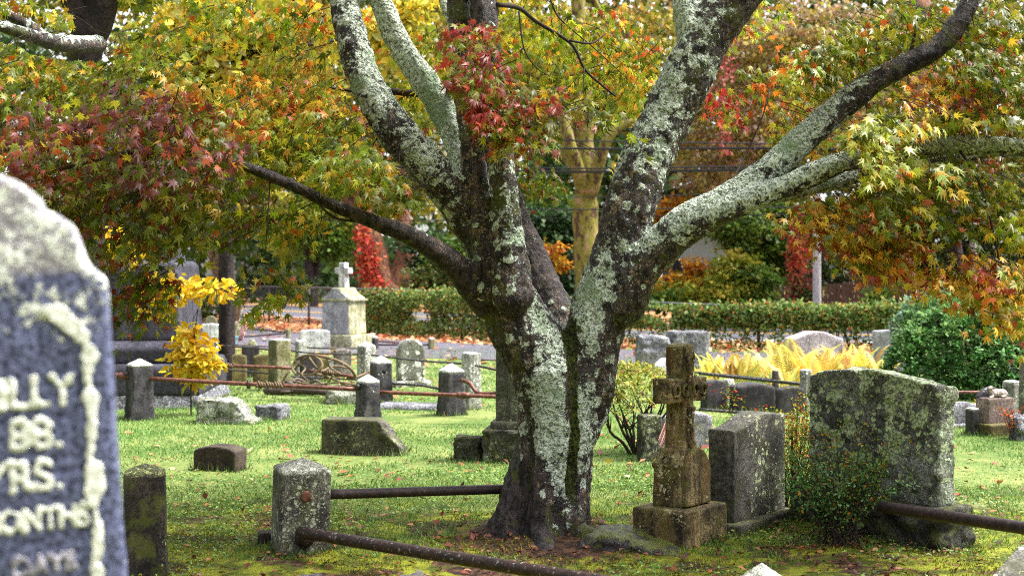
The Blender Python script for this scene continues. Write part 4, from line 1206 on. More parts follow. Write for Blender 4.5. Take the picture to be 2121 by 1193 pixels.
MB_D = 6.9
MAPLE_RAW = []
def chain(*pts):
    """(px, py, depth, apparent radius px, lichen) -> world skeleton"""
    MAPLE_RAW.append(pts)
    q = np.array([P(x, y, d) for x, y, d, r, l in pts])
    r = np.array([r*d/F for x, y, d, r, l in pts]); l = np.array([l for *_, l in pts])
    return q, r, l
BONES = {
 'trunk': [chain((1118, 1172, 6.9, 122, .1), (1116, 1128, 6.9, 108, .14), (1124, 1075, 6.9, 92, .35), (1136, 1000, 6.9, 82, .62), (1150, 910, 6.9, 78, .66), (1156, 830, 6.9, 84, .5), (1140, 762, 6.9, 84, .45)),
           chain((1160, 930, 6.85, 66, .6), (1196, 850, 6.9, 62, .55), (1216, 780, 6.9, 60, .5), (1226, 705, 6.9, 62, .55)),
           chain((1070, 1140, 6.75, 44, .08), (1066, 1060, 6.85, 44, .15), (1100, 960, 6.9, 44, .3), (1130, 860, 6.9, 40, .4)),
           chain((1175, 1140, 6.85, 40, .2), (1183, 1040, 6.85, 42, .5), (1186, 950, 6.9, 46, .6), (1190, 860, 6.9, 46, .6)),
           chain((1190, 1110, 6.8, 34, .1), (1240, 1120, 6.75, 24, .15), (1330, 1128, 6.8, 12, .1)),
           chain((1080, 1120, 6.8, 34, .05), (1030, 1138, 6.7, 18, .05), (985, 1150, 6.7, 8, .05)),
           chain((1128, 1120, 6.7, 40, .1), (1130, 1160, 6.5, 22, .1), (1120, 1190, 6.35, 8, .05)),
           chain((1140, 775, 6.9, 78, .45), (1098, 705, 6.9, 72, .42), (1052, 625, 6.9, 66, .38), (1030, 570, 6.9, 60, .4))],
 'stem': [chain((1226, 715, 6.9, 62, .55), (1246, 630, 6.9, 60, .5), (1280, 530, 6.9, 54, .45), (1304, 440, 6.9, 54, .42), (1335, 340, 6.95, 54, .5), (1382, 240, 7.0, 54, .55), (1430, 150, 7.0, 54, .6), (1470, 70, 7.0, 52, .5), (1530, -10, 7.0, 50, .3), (1610, -90, 7.0, 42, .3)),
          chain((1445, 120, 7.0, 36, .7), (1428, 50, 7.0, 30, .8), (1420, -10, 7.05, 27, .8), (1425, -90, 7.1, 24, .7))],
 'limb': [  # filled below, one list per limb
 ]}
LIMBS = [
 [chain((1040, 590, 6.9, 60, .4), (1000, 500, 6.9, 46, .55), (945, 415, 6.85, 44, .62), (876, 332, 6.8, 42, .6), (805, 250, 6.8, 39, .62), (757, 165, 6.85, 35, .6), (730, 80, 6.9, 33, .55), (715, 0, 7.0, 31, .55), (710, -90, 7.1, 28, .5))],
 [chain((1010, 480, 6.95, 36, .7), (972, 380, 7.0, 32, .85), (938, 270, 7.0, 30, .92), (885, 180, 7.0, 29, .95), (832, 100, 7.0, 27, .95), (795, 20, 7.0, 25, .9), (772, -60, 7.0, 22, .8))],
 [chain((1035, 600, 6.8, 52, .35), (1012, 500, 6.8, 34, .25), (986, 380, 6.8, 26, .3), (972, 260, 6.8, 26, .4), (956, 130, 6.8, 25, .42), (950, 0, 6.85, 24, .4), (945, -100, 6.9, 22, .4))],
 [chain((1062, 610, 6.7, 48, .5), (1052, 480, 6.7, 31, .55), (1040, 350, 6.7, 29, .5), (1020, 220, 6.7, 32, .3), (1008, 90, 6.7, 30, .2), (1000, 0, 6.75, 30, .2), (990, -90, 6.8, 26, .2))],
 [chain((1010, 622, 6.85, 42, .25), (962, 568, 6.75, 31, .22), (905, 522, 6.6, 24, .28), (845, 487, 6.5, 19, .2), (770, 458, 6.4, 16, .18), (690, 425, 6.3, 14, .18), (600, 382, 6.2, 13, .18), (500, 342, 6.1, 11, .16), (420, 318, 6.0, 11, .12), (330, 305, 5.95, 9, .1), (240, 322, 5.9, 8, .1), (130, 350, 5.9, 5, .1))],
 [chain((1284, 640, 6.85, 46, .45), (1335, 545, 6.8, 44, .5), (1410, 475, 6.75, 42, .65), (1500, 418, 6.7, 38, .7), (1575, 372, 6.7, 33, .6), (1640, 312, 6.7, 32, .72), (1720, 240, 6.7, 30, .75), (1800, 175, 6.7, 26, .4), (1880, 132, 6.7, 23, .2), (1942, 98, 6.7, 22, .15), (1980, 55, 6.7, 22, .15), (2010, 0, 6.7, 19, .1), (2030, -80, 6.7, 16, .1))],
 [chain((1440, 462, 6.7, 34, .6), (1540, 420, 6.6, 27, .72), (1630, 385, 6.55, 25, .75), (1720, 345, 6.5, 24, .72), (1800, 326, 6.5, 21, .6), (1890, 312, 6.5, 20, .7), (1980, 300, 6.5, 21, .72), (2070, 302, 6.5, 20, .7), (2180, 312, 6.5, 16, .6))],
 [chain((1560, 412, 6.75, 18, .6), (1640, 398, 6.8, 16, .75), (1730, 378, 6.85, 15, .75), (1830, 352, 6.9, 12, .6), (1940, 335, 6.95, 13, .6), (2030, 322, 7, 11, .6), (2130, 300, 7, 8, .5))],
 [chain((1185, 720, 7.2, 46, .12), (1140, 630, 7.35, 40, .16), (1098, 530, 7.5, 34, .16), (1064, 440, 7.6, 30, .2), (1030, 330, 7.7, 24, .25), (1000, 220, 7.8, 20, .3), (985, 120, 7.9, 16, .3), (925, 20, 8, 12, .8), (910, -60, 8, 10, .8))],
]
def build_maple():
    base = np.array([.15, 6.9, 0.0])
    T = thing('maple_tree', 'old many stemmed maple with mint green lichen and red orange star shaped leaves', 'tree', base)
    groups = [('trunk', BONES['trunk']), ('stem', BONES['stem'])]+[('limb', l) for l in LIMBS]
    m = MB(); S, SR, SG, SL = [], [], [], []
    for gi, (nm, chs) in enumerate(groups):
        for q, r, l in chs:
            q = q-base
            t0, t1 = nrm(q[0]-q[1]), nrm(q[-1]-q[-2])
            q2 = np.vstack([q[0]+t0*r[0]*.9, q[0]+t0*r[0]*.55, q, q[-1]+t1*r[-1]*.55, q[-1]+t1*r[-1]*.9]); r2 = np.concatenate([[r[0]*.3, r[0]*.78], r, [r[-1]*.78, r[-1]*.3]])
            m.tube(q2, r2, 14, 5)
            qq, rr = resample(q, r, 8); _, ll = resample(q, l, 8)
            # limbs only claim faces once clear of the trunk
            S.append(qq); SR.append(rr*(1.0 if gi < 1 else .97)); SG.append(np.full(len(qq), gi)); SL.append(ll)
    me = remesh(m.mesh(), .0105, 8)
    S, SR, SG, SL = map(np.concatenate, (S, SR, SG, SL))
    V = get_co(me); N = get_no(me)
    W = V+base
    rad = np.zeros(len(V))
    for a in range(0, len(V), 4000):
        dd = np.linalg.norm(V[a:a+4000, None]-S[None], axis=2); rad[a:a+4000] = SR[np.argmin(dd/SR[None], 1)]
    d = fbm(V*np.array([1, 1, .45]), 7, 3, 3)*.034+fbm(V, 24, 8, 3)*.022+fbm(V, 60, 18, 2)*.010
    d = d*np.clip(rad/.085, .3, 1)
    low = np.clip((.55-W[:, 2])/.5, 0, 1)
    ang = np.arctan2(W[:, 1]-6.9, W[:, 0]-.15)
    d = d+low*.03*np.sin(ang*7+2*fbm(V, 3, 5, 2))
    # the sunk mossy seam where the two main stems have grown together
    zg = W[:, 2]; xg = np.interp(zg, [0, .3, .6, .9, 1.15, 1.3], [.34, .31, .335, .325, .30, .29])
    seam = np.exp(-((W[:, 0]-xg)/.032)**2)*np.clip((6.95-W[:, 1])/.1, 0, 1)*np.clip((zg-.12)/.2, 0, 1)*np.clip((1.25-zg)/.1, 0, 1)
    seam2 = np.exp(-((W[:, 0]-np.interp(zg, [0, .5, 1.1], [.02, .10, .03]))/.03)**2)*np.clip((6.95-W[:, 1])/.1, 0, 1)*np.clip((1.0-zg)/.3, 0, 1)*np.clip((zg-.1)/.2, 0, 1)
    d = d-.03*seam-.018*seam2
    mossv = np.clip(seam*1.1+.55*seam2+.5*np.clip((W[:, 0]-.45)/.06, 0, 1)*np.clip((zg-.9)/.2, 0, 1)*np.clip((1.4-zg)/.2, 0, 1), 0, 1)
    set_co(me, V+N*d[:, None]); V = get_co(me); N = get_no(me)
    # nearest bone for every vertex
    own = np.zeros(len(V), int); li = np.zeros(len(V))
    for a in range(0, len(V), 4000):
        dd = np.linalg.norm(V[a:a+4000, None]-S[None], axis=2)
        k = np.argmin(dd/SR[None]+.0*dd, 1)
        own[a:a+4000] = SG[k]
        wgt = np.exp(-(dd/(SR[None]*1.1+.03))**2); li[a:a+4000] = (wgt*SL[None]).sum(1)/(wgt.sum(1)+1e-6)
    li = li+.17*N[:, 2]*(W[:, 2] > .9)
    px = W[:, 0]/W[:, 1]*F+CX; py = HY-(W[:, 2]-H)/W[:, 1]*F
    # the pale sheets down the trunk's front, and the dark mossy seam between the two stems
    zc = W[:, 2]
    for x0, z0, sx, sz, k in ((.20, .72, .10, .30, .45), (.27, .25, .09, .2, .32), (.42, 1.15, .07, .28, .3), (.36, .62, .05, .16, .4), (-.02, .22, .12, .25, -.4), (.13, .15, .2, .14, -.2), (.305, .78, .03, .2, -.4)):
        li = li+k*np.exp(-((W[:, 0]-x0)/sx)**2-((zc-z0)/sz)**2)
    li = np.clip(li+.05*(zc > 1.0), 0, 1)
    nP = len(me.polygons)
    loops = np.zeros(len(me.loops), np.int32); me.loops.foreach_get('vertex_index', loops)
    st = np.zeros(nP, np.int32); me.polygons.foreach_get('loop_start', st)
    tot = np.zeros(nP, np.int32); me.polygons.foreach_get('loop_total', tot)
    assert (tot == 4).all()
    Q = loops.reshape(-1, 4)
    fo = own[Q[:, 0]]
    mat = bark_mat()
    for gi, (nm, _) in enumerate(groups):
        q = Q[fo == gi]
        if not len(q): continue
        u, inv = np.unique(q, return_inverse=True)
        m2 = fast_mesh(V[u], inv.reshape(-1, 4), smooth=True)
        m2.normals_split_custom_set_from_vertices([tuple(n) for n in N[u]])
        set_float(m2, 'lichen', li[u]); set_float(m2, 'moss', mossv[u])
        obj(nm, m2, mat, T)
    bpy.data.meshes.remove(me)
    return T, base
MAPLE, MAPLE_BASE = build_maple()

GO = [(122, 128, 34, 3), (98, 110, 24, 3), (150, 146, 46, 2), (72, 88, 22, 2), (170, 84, 34, .7)]
YG = [(200, 194, 60, 2), (154, 168, 48, 3), (212, 168, 48, 1.4), (118, 138, 34, 2.6), (206, 112, 44, .5)]
ORG = [(226, 142, 52, 2), (230, 186, 74, 2.4), (196, 92, 46, 1.2), (194, 188, 72, 3), (136, 146, 48, 3)]
PUR = [(122, 64, 66, 2.2), (156, 96, 96, 1.6), (116, 74, 50, 2), (180, 84, 44, 2), (122, 120, 44, 3)]
RED = [(170, 46, 48, 1.6), (158, 78, 62, 2), (200, 84, 62, 2), (150, 142, 50, 3)]
GRD = [(104, 120, 34, 3), (82, 98, 26, 2), (138, 142, 44, 2.5), (128, 48, 36, 1.8), (160, 90, 40, 1)]
PAL_ = [(176, 190, 96, 3), (196, 204, 130, 2), (150, 162, 66, 2), (206, 180, 70, 1)]
BROW = [(228, 172, 60, 2.6), (240, 202, 78, 2.6), (204, 108, 46, 1.5), (150, 60, 40, 1), (184, 172, 60, 2.6)]

# px, py, rx, ry, depth, depth spread, sprays, palette
SPRAYS = [
 (110, 300, 150, 90, 6.2, .5, 50, PUR), (290, 250, 150, 90, 5.9, .4, 52, PUR), (390, 330, 120, 80, 5.9, .4, 34, PUR), (420, 250, 110, 90, 6.3, .5, 34, ORG),
 (150, 150, 190, 100, 7.0, .8, 70, GO), (60, 60, 120, 80, 7.2, .8, 36, YG), (270, 110, 120, 80, 6.8, .6, 40, YG), (60, 420, 110, 80, 6.0, .5, 34, PUR),
 (320, 450, 90, 60, 6.0, .4, 28, GRD), (305, 570, 14, 60, 6.0, .2, 11, GRD), (296, 640, 10, 24, 6.0, .15, 4, GRD), (410, 430, 80, 80, 6.2, .5, 30, GO), (470, 470, 60, 40, 6.9, .4, 8, GRD), (220, 410, 120, 70, 6.2, .4, 28, GRD),
 (575, 540, 16, 30, 6.1, .15, 5, GO), (584, 610, 8, 14, 6.1, .1, 4, YG), (490, 420, 70, 50, 7.0, .4, 13, GRD), (640, 460, 40, 30, 6.4, .2, 5, YG),
 (610, 280, 140, 60, 6.8, .5, 46, YG), (760, 350, 110, 44, 6.3, .4, 40, YG), (830, 385, 50, 36, 6.2, .3, 16, GO), (760, 320, 90, 36, 6.4, .3, 12, PAL_), (660, 310, 90, 40, 6.3, .3, 14, YG),
 (630, 130, 80, 80, 7.4, .8, 30, ORG), (560, 200, 100, 70, 7.2, .8, 30, ORG), (500, 270, 120, 70, 6.8, .5, 36, YG), (620, 220, 80, 60, 7, .5, 24, ORG), (520, 30, 130, 40, 7.4, .8, 26, YG), (690, 30, 30, 60, 7.6, .6, 10, ORG), (740, 280, 60, 80, 7.4, .4, 18, ORG),
 (870, 130, 60, 90, 7.9, .5, 22, YG), (850, 250, 60, 50, 7.6, .4, 12, YG),
 (990, 110, 30, 70, 6.2, .2, 18, RED), (1005, 190, 40, 60, 6.15, .2, 22, RED), (1020, 235, 50, 34, 6.1, .2, 12, RED), (1085, 225, 60, 50, 6.2, .3, 20, GO), (1140, 222, 50, 30, 6.2, .3, 14, RED), (1215, 235, 50, 26, 6.3, .3, 11, GO), (1060, 275, 40, 24, 6.2, .2, 6, BROW), (1150, 270, 50, 16, 6.4, .2, 4, ORG),
 (1090, 350, 40, 60, 7.6, .3, 12, GRD), (1190, 110, 120, 80, 8.2, .8, 34, YG), (1290, 70, 80, 60, 8.4, .8, 18, ORG), (1120, 60, 80, 60, 8.0, .8, 24, YG), (1300, 180, 60, 50, 8.2, .6, 14, ORG), (1200, 305, 40, 20, 7.5, .4, 4, ORG), (1330, 150, 60, 60, 8.0, .5, 18, YG),
 (1560, 160, 40, 50, 7.6, .5, 5, GO), (1505, 210, 26, 30, 7.6, .5, 5, RED), (1560, 40, 60, 40, 8.2, .8, 8, YG),
 (1700, 170, 70, 80, 7.2, .6, 32, ORG), (1660, 250, 50, 50, 7.2, .5, 18, ORG), (1760, 130, 100, 80, 7.0, .6, 44, GO), (1860, 60, 150, 60, 7.0, .7, 56, GO), (2040, 60, 100, 80, 6.6, .6, 48, GO), (2070, 190, 80, 90, 6.5, .6, 46, GRD), (1960, 190, 90, 70, 6.8, .5, 36, BROW),
 (1830, 265, 100, 40, 6.1, .4, 22, PAL_), (1760, 260, 70, 50, 6.3, .4, 18, GO), (1930, 260, 90, 50, 6.3, .4, 26, GO), (2070, 270, 80, 50, 6.2, .4, 28, GO), (1860, 330, 100, 36, 6.1, .3, 18, PAL_), (1800, 390, 110, 50, 6.4, .4, 28, YG), (1720, 430, 90, 50, 6.6, .4, 32, BROW), (1800, 455, 100, 50, 6.5, .4, 32, BROW), (1880, 440, 70, 70, 6.5, .4, 28, GO), (1770, 510, 60, 34, 6.5, .3, 15, BROW), (1850, 530, 60, 34, 6.5, .3, 16, BROW), (1960, 380, 80, 70, 6.7, .4, 24, GO),
 (2070, 400, 70, 80, 6.5, .5, 30, GO), (2100, 500, 40, 70, 6.3, .4, 16, YG), (2010, 560, 50, 40, 6.3, .3, 16, BROW), (2060, 570, 60, 40, 6.2, .3, 20, BROW), (2045, 635, 30, 20, 6.2, .2, 6, BROW), (2110, 650, 20, 30, 6.2, .3, 5, BROW),
 # the crown goes on above and beside the frame
 (200, -160, 380, 130, 6.8, 1.4, 80, GO), (760, -190, 320, 130, 7.2, 1.6, 100, YG), (1300, -190, 320, 130, 7.2, 1.6, 100, YG), (1900, -170, 380, 130, 6.8, 1.4, 70, GO),
 (-180, 250, 120, 200, 6.4, .6, 50, PUR), (2300, 250, 120, 220, 6.6, .6, 50, GO), (1000, -420, 900, 130, 7.0, 2.0, 150, YG), (1000, -350, 800, 130, 5.2, .8, 60, GO),
]
def folded(f, droop, tw):
    V, Fq = star(7, droop)
    V = V.copy(); V[:, 2] += -f*np.abs(V[:, 0])+tw*V[:, 0]*V[:, 1]; V[:, 0] *= 1-.35*abs(f)
    return V, Fq
STARS = [star(7, .2), folded(.35, .5, .2), folded(.6, .25, -.4), folded(-.2, 1.0, .5)]
def clear_line(ch, lo=None, hi=None):
    q, r = resample(np.array([(x, y, d) for x, y, d, *_ in ch]), np.array([c[3] for c in ch], float), 8)
    K = np.c_[q, r]
    if lo is not None: K = K[(K[:, 0] > lo) & (K[:, 0] < hi)]
    return K
def maple_crown():
    RAW = MAPLE_RAW[-9:]
    global CLEAR
    CLEAR = [clear_line(RAW[0]), clear_line(RAW[1]), clear_line(RAW[4], 530, 1000), clear_line(RAW[5]), clear_line(RAW[6], 1400, 1745), clear_line(RAW[6], 1930, 2200), clear_line(RAW[7], 1560, 1760),
             clear_line([(-60, 40, 8.4, 14), (30, 64, 8.6, 16), (95, 84, 8.8, 19), (150, 92, 9.2, 20), (215, 95, 9.6, 20)]), clear_line([(35, 42, 8.6, 14), (70, 62, 8.8, 15), (100, 86, 9, 15)]), clear_line([(1165, 240, 33, 8), (1196, 350, 33, 12), (1215, 420, 33, 18), (1216, 560, 33, 18)]), clear_line([(1222, 400, 33, 12), (1258, 292, 33, 8), (1300, 256, 33, 5)]), clear_line([(1214, 385, 33, 16), (1213, 270, 33, 12)]), clear_line([(208, -20, 9.8, 40), (200, 50, 9.8, 34), (190, 95, 9.8, 20)])]
    Vl, Fl, Cl, b = [], [], [], 0
    tw = MB()
    for (px, py, rx, ry, d, dd, n, pal) in SPRAYS:
        off = py < -300
        for _ in range(n):
            r = math.sqrt(RR.random()); a = RR.uniform(0, 2*PI)
            dep = d+dd*RR.uniform(-1, 1)
            c = P(px+rx*r*math.cos(a), py+ry*r*math.sin(a), dep)
            if c[1] < 3.6: continue
            k = RR.randint(13, 20) if not off else 14
            # a drooping flat spray along a horizontal direction, outwards from the trunk where possible
            out = c[:2]-MAPLE_BASE[:2]; oa = math.atan2(out[1], out[0])+RR.gauss(0, .9)
            u = np.array([math.cos(oa), math.sin(oa), -.25]); v = np.array([-math.sin(oa), math.cos(oa), 0])
            L = RR.uniform(.16, .30)
            s = rng.random(k)*1.25-.45; t = (rng.random(k)-.5)*1.1*(1-.3*np.abs(s))
            base = c+u*(s*L)[:, None]+v*(t*L)[:, None]
            base[:, 2] += -.55*L*(s**2+1.2*t**2)+rng.normal(size=k)*.018
            ax = u*(.6+.5*rng.random(k))[:, None]+v*(1.6*t+.5*rng.normal(size=k))[:, None]
            ax[:, 2] -= .25+.65*rng.random(k)
            nn = rng.normal(size=(k, 3))*.75+np.array([0, -.25, .7])+np.array([out[0], out[1], 0])*.05
            main = pick(pal if RR.random() < (.42 if pal in (PUR, RED) else .56) else (GO if RR.random() < .5 else YG), 1, .15)
            tint = np.where(rng.random((k, 1)) < .5, main*(1+.22*(rng.random((k, 1))*2-1)), pick(pal, k, .2))
            # boughs that hang clear of their leaves keep them behind or above
            lx, ly = base[:, 0]/base[:, 1]*F+CX, HY-(base[:, 2]-H)/base[:, 1]*F
            ok = np.ones(k, bool)
            for K in CLEAR:
                dx = np.abs(lx[:, None]-K[None, :, 0]); dy = np.abs(ly[:, None]-K[None, :, 1])
                ok &= ~((np.hypot(dx, dy) < K[None, :, 3]+13) & (base[:, 1][:, None] < K[None, :, 2]+.1)).any(1)
            base, ax, nn, tint = base[ok], ax[ok], nn[ok], tint[ok]; k = len(base)
            if not k: continue
            size = (.040+.026*rng.random(k))*(1.0 if not off else 2.2)
            V, Fq, C = place_leaves(base, ax, nn, size, tint, STARS[RR.randint(0, 3)] if not off else STAR5)
            Vl.append(V); Fl.append(Fq+b); Cl.append(C); b += len(V)
            if not off and RR.random() < .35:
                p0 = c-u*L*.45+v*L*RR.uniform(-.3, .3)+np.array([0, 0, .02]); p1 = c+v*L*RR.uniform(-.12, .12); p2 = c+u*L*.5+v*L*RR.uniform(-.3, .3)+np.array([0, 0, -.3*L])
                tw.tube([p0, p1, p2], [.0028, .002, .001], 4, 2, cap=False)
                for q in range(2):
                    sg = RR.choice((-1, 1))
                    tw.tube([c-u*L*.3*q, c+v*sg*L*.4+u*.1*L+np.array([0, 0, -.1*L])], [.0016, .0009], 3, 0, cap=False)
    # finer boughs that carry the foliage
    def bough(pts, r0, r1):
        q = [P(*p) for p in pts]
        tw.tube(q, np.linspace(r0, r1, len(q)), 6, 5)
    for pts, r0, r1 in (
        ([(1030, 10, 6.7), (1075, 18, 6.9), (1110, 45, 7.1), (1165, 78, 7.2), (1190, 100, 7.2), (1212, 145, 7.2), (1250, 180, 7.2), (1275, 200, 7.2)], .013, .005),
        ([(1180, 85, 7.2), (1225, 90, 7.3), (1255, 70, 7.4)], .008, .003), ([(1210, 140, 7.2), (1208, 185, 7.1)], .005, .002),
        ([(1140, 0, 7.4), (1160, 40, 7.4), (1230, 100, 7.4), (1300, 165, 7.4)], .006, .002), ([(1075, 25, 6.6), (1085, 100, 6.5), (1110, 140, 6.5), (1140, 160, 6.5)], .005, .002),
        ([(760, 460, 6.4), (690, 450, 6.3), (640, 400, 6.2), (560, 350, 6.2)], .008, .003), ([(560, 365, 6.2), (555, 450, 6.1), (550, 520, 6.1)], .004, .002),
        ([(800, 200, 7.1), (700, 185, 7.2), (640, 180, 7.2), (590, 176, 7.2), (560, 195, 7.2)], .010, .003), ([(945, 185, 6.9), (880, 195, 7.4), (800, 188, 7.5), (750, 180, 7.6)], .028, .018),
        ([(330, 305, 6), (290, 380, 5.95), (300, 470, 5.95), (310, 560, 5.95)], .006, .002), ([(420, 318, 6), (400, 400, 6), (420, 480, 6)], .005, .002),
        ([(1980, 300, 6.5), (2030, 380, 6.3), (2055, 470, 6.2), (2070, 560, 6.2), (2055, 660, 6.2)], .008, .003), ([(2065, 540, 6.2), (2040, 580, 6.2), (2020, 610, 6.2)], .005, .002),
        ([(2090, 180, 6.6), (2050, 230, 6.5), (2000, 250, 6.4), (1950, 265, 6.4), (1910, 280, 6.4)], .006, .003), ([(1800, 326, 6.5), (1790, 400, 6.5), (1770, 470, 6.5)], .006, .002),
        ([(1500, 405, 6.8), (1540, 330, 7.1), (1580, 240, 7.2), (1600, 160, 7.4)], .008, .003), ([(310, 305, 6), (250, 250, 6), (160, 230, 6)], .006, .002), ([(1880, 132, 6.7), (1900, 40, 6.7), (1890, -40, 6.8)], .010, .006)):
        bough(pts, r0, r1)
    V = np.concatenate(Vl); Fq = np.concatenate(Fl)
    me = fast_mesh(V-MAPLE_BASE, Fq); set_tint(me, np.concatenate(Cl))
    print('maple tris', len(Fq))
    obj('crown', me, M_LEAF, MAPLE)
    tm = tw.mesh(True); T_ = get_co(tm)-MAPLE_BASE; set_co(tm, T_)
    obj('twig', tm, M_TWIG, MAPLE)['kind'] = 'stuff'
maple_crown()

# ------------------------------------------------------------------ roots and stone at its foot
me = weather(slab_mesh([(-.26, -.12), (.34, -.12), (.36, -.02), (.16, .05), (-.04, .10), (-.2, .09), (-.27, .02)], .42, .02), .014, .012, 6, 14, rough=.02)
tag(obj('rock', me, stone_mat('mossy_rock', (88, 82, 84), (44, 40, 42), .2, (170, 176, 150), 22, .9, .15, rough=.45, bumpk=.9, rock=.6), None, (.62, 6.66, -.01), -14), 'low mossy rock between the maple trunk and the brown cross', 'rock')
M_LEAFB = leaf_mat('background_leaf', .33, .6, .2)
# ================================================================== background trees, hedge, fences, houses
def bark2(name, a, b_, c_, sc=7, patch=.5):
    b = NB(name); c = b.coord(); n = b.noise(b.vscale(c, (1, 1, .55)), sc, 4, .6); n2 = b.noise(c, sc*5, 3)
    col = b.mix(b.step(n, .42, .47), srgb(*a), srgb(*b_))
    col = b.mix(b.m('MULTIPLY', b.step(n, .57, .6), patch), col, srgb(*c_))
    col = b.mix(b.m('MULTIPLY', b.step(n2, .55, .62), .5), col, srgb(*[x*.4 for x in a]))
    return b.done(b.bsdf(col, .8, b.bump(b.m('ADD', n, b.m('MULTIPLY', n2, .4)), .8, .04), .25))
K_PLANE = bark2('plane_bark', (150, 90, 78), (176, 164, 60), (196, 178, 120), 4)
K_PLANEY = bark2('plane_bark_yellow', (84, 58, 48), (124, 118, 44), (160, 124, 100), 6, .8)
K_PLANER = bark2('plane_bark_brown', (76, 50, 40), (118, 78, 58), (140, 118, 60), 7)
K_DARK = bark2('dark_bark', (34, 28, 30), (52, 42, 42), (66, 56, 50), 6)
K_BROWN = bark2('brown_bark', (84, 62, 50), (116, 90, 72), (150, 130, 110), 6)
K_PALE = bark2('pale_bark', (150, 140, 96), (176, 166, 110), (206, 196, 160), 5)

def foliage(blobs, n, size, pal, shape=KITE, depth=.5, clump=26, flat=.5, jit=.25, gap=0.0):
    """leaf clumps through the crown's volume; blobs are (px, py, rx, ry, d). returns V, F, C"""
    Vl, Fl, Cl, b = [], [], [], 0
    area = np.array([bl[2]*bl[3] for bl in blobs], float); area /= area.sum()
    for bl, ar in zip(blobs, area):
        px, py, rx, ry, d = bl[:5]
        pl = bl[5] if len(bl) > 5 else pal
        c = P(px, py, d); ax = rx*d/F; az = ry*d/F; ay = max(ax, az)*depth
        nc = max(3, int(n*ar/clump))
        u = rand_dir(nc); r = (.25+.75*rng.random(nc))**.6
        r = r*(.8+.45*rng.random(nc))
        ce = c+u*r[:, None]*np.array([ax, ay, az])
        cr = .22*min(ax, az)*(.5+rng.random(nc))+size
        per = clump
        i = np.repeat(np.arange(nc), per); k = len(i)
        off = rand_dir(k)*(rng.random(k)**.5)[:, None]*np.array([1.25, 1.1, flat])
        base = ce[i]+off*cr[i][:, None]
        axd = nrm(off+rand_dir(k)*.8); axd[:, 2] -= .35
        nn = rand_dir(k, .7)
        main = pick(pl, nc, jit)
        tint = np.where(rng.random((k, 1)) < .6, main[i]*(1+.2*(rng.random((k, 1))*2-1)), pick(pl, k, .2))
        V, Fq, C = place_leaves(base, axd, nn, size*(.6+.8*rng.random(k)), tint, shape)
        Vl.append(V); Fl.append(Fq+b); Cl.append(C); b += len(V)
    return np.concatenate(Vl), np.concatenate(Fl), np.concatenate(Cl)

def bg_tree(name, label, cat, base, trunk, blobs, n, size, pal, bark, group=None, boughs=(), auto=5, shape=KITE, depth=.5, flat=.5, clump=26, lm=None, foot=True):
    """base=(px, d); trunk=[(px, py, rad px)] ; blobs at their own depths"""
    d = base[1]
    b = np.array([P(base[0], HY, d)[0], d, 0.0])
    T = thing(name, label, cat, b, 0, group)
    if trunk:
        q = [P(x, y, d)-b for x, y, r in trunk]; r = [r*d/F for x, y, r in trunk]
        if foot:
            q = [np.array([q[0][0], 0, -.2])]+q; r = [r[0]*1.15]+r
        m = MB().tube(q, r, 12, 5)
        me = m.mesh(True); V = get_co(me); set_co(me, V+get_no(me)*(fbm(V, 2.2, 4, 3)*r[0]*.5)[:, None])
        obj('trunk', me, bark, T)
        tops = q
        for bo in boughs:
            qq = [P(x, y, d+dz)-b for x, y, r_, dz in bo]; rr = [r_*d/F for x, y, r_, dz in bo]
            obj('limb', MB().tube(qq, rr, 9, 5).mesh(True), bark, T)
        if auto:
            m = MB(); bl = [blobs[i % len(blobs)] for i in range(auto*2)]
            for x in bl:
                e = P(x[0]+x[2]*RR.uniform(-.6, .6), x[1]+x[3]*RR.uniform(-.7, .5), x[4])-b
                s = tops[RR.randint(max(1, len(tops)//2), len(tops)-1)]
                md = (s+e)/2+np.array([0, 0, -.12*np.linalg.norm(e-s)*.5])
                k = r[-1]*.7
                m.tube([s, md, e], [k, k*.6, k*.2], 6, 3)
            obj('branches', m.mesh(True), bark, T)
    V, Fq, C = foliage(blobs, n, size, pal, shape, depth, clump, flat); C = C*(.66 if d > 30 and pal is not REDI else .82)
    me = fast_mesh(V-b, Fq); set_tint(me, C)
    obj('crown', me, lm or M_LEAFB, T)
    return T

Y1 = [(236, 206, 60, 3), (214, 190, 70, 2), (190, 190, 70, 2), (240, 226, 140, 1)]
YG2 = [(176, 184, 62, 3), (204, 196, 70, 2), (136, 156, 46, 2), (226, 206, 80, 1)]
GR = [(96, 130, 42, 3), (122, 150, 52, 2), (74, 106, 36, 2), (150, 164, 60, 1)]
DG = [(60, 92, 50, 3), (76, 110, 60, 2), (48, 74, 40, 2), (96, 126, 70, 1)]
DK = [(40, 58, 32, 3), (54, 74, 38, 2), (70, 84, 40, 1)]
OY = [(232, 160, 40, 3), (238, 190, 60, 2), (206, 120, 40, 2), (180, 160, 50, 1)]
TAN = [(206, 178, 130, 3), (190, 160, 84, 2), (222, 190, 170, 2), (170, 160, 70, 2), (196, 130, 96, 1.2), (216, 196, 90, 1.5)]
GOLD = [(206, 184, 76, 2.2), (172, 166, 60, 3), (228, 214, 118, 1.6), (124, 140, 50, 3), (190, 124, 60, .8)]
OLV = [(120, 124, 40, 3), (150, 146, 50, 2), (92, 100, 34, 2), (186, 160, 56, 1)]
IVY = [(96, 118, 52, 3), (124, 142, 76, 2), (70, 88, 38, 2), (150, 136, 66, 1), (160, 96, 60, .5)]
REDI = [(206, 84, 64, 3), (222, 120, 84, 2), (186, 62, 60, 2), (232, 156, 80, 1)]

TG = 'trees beyond the lane'
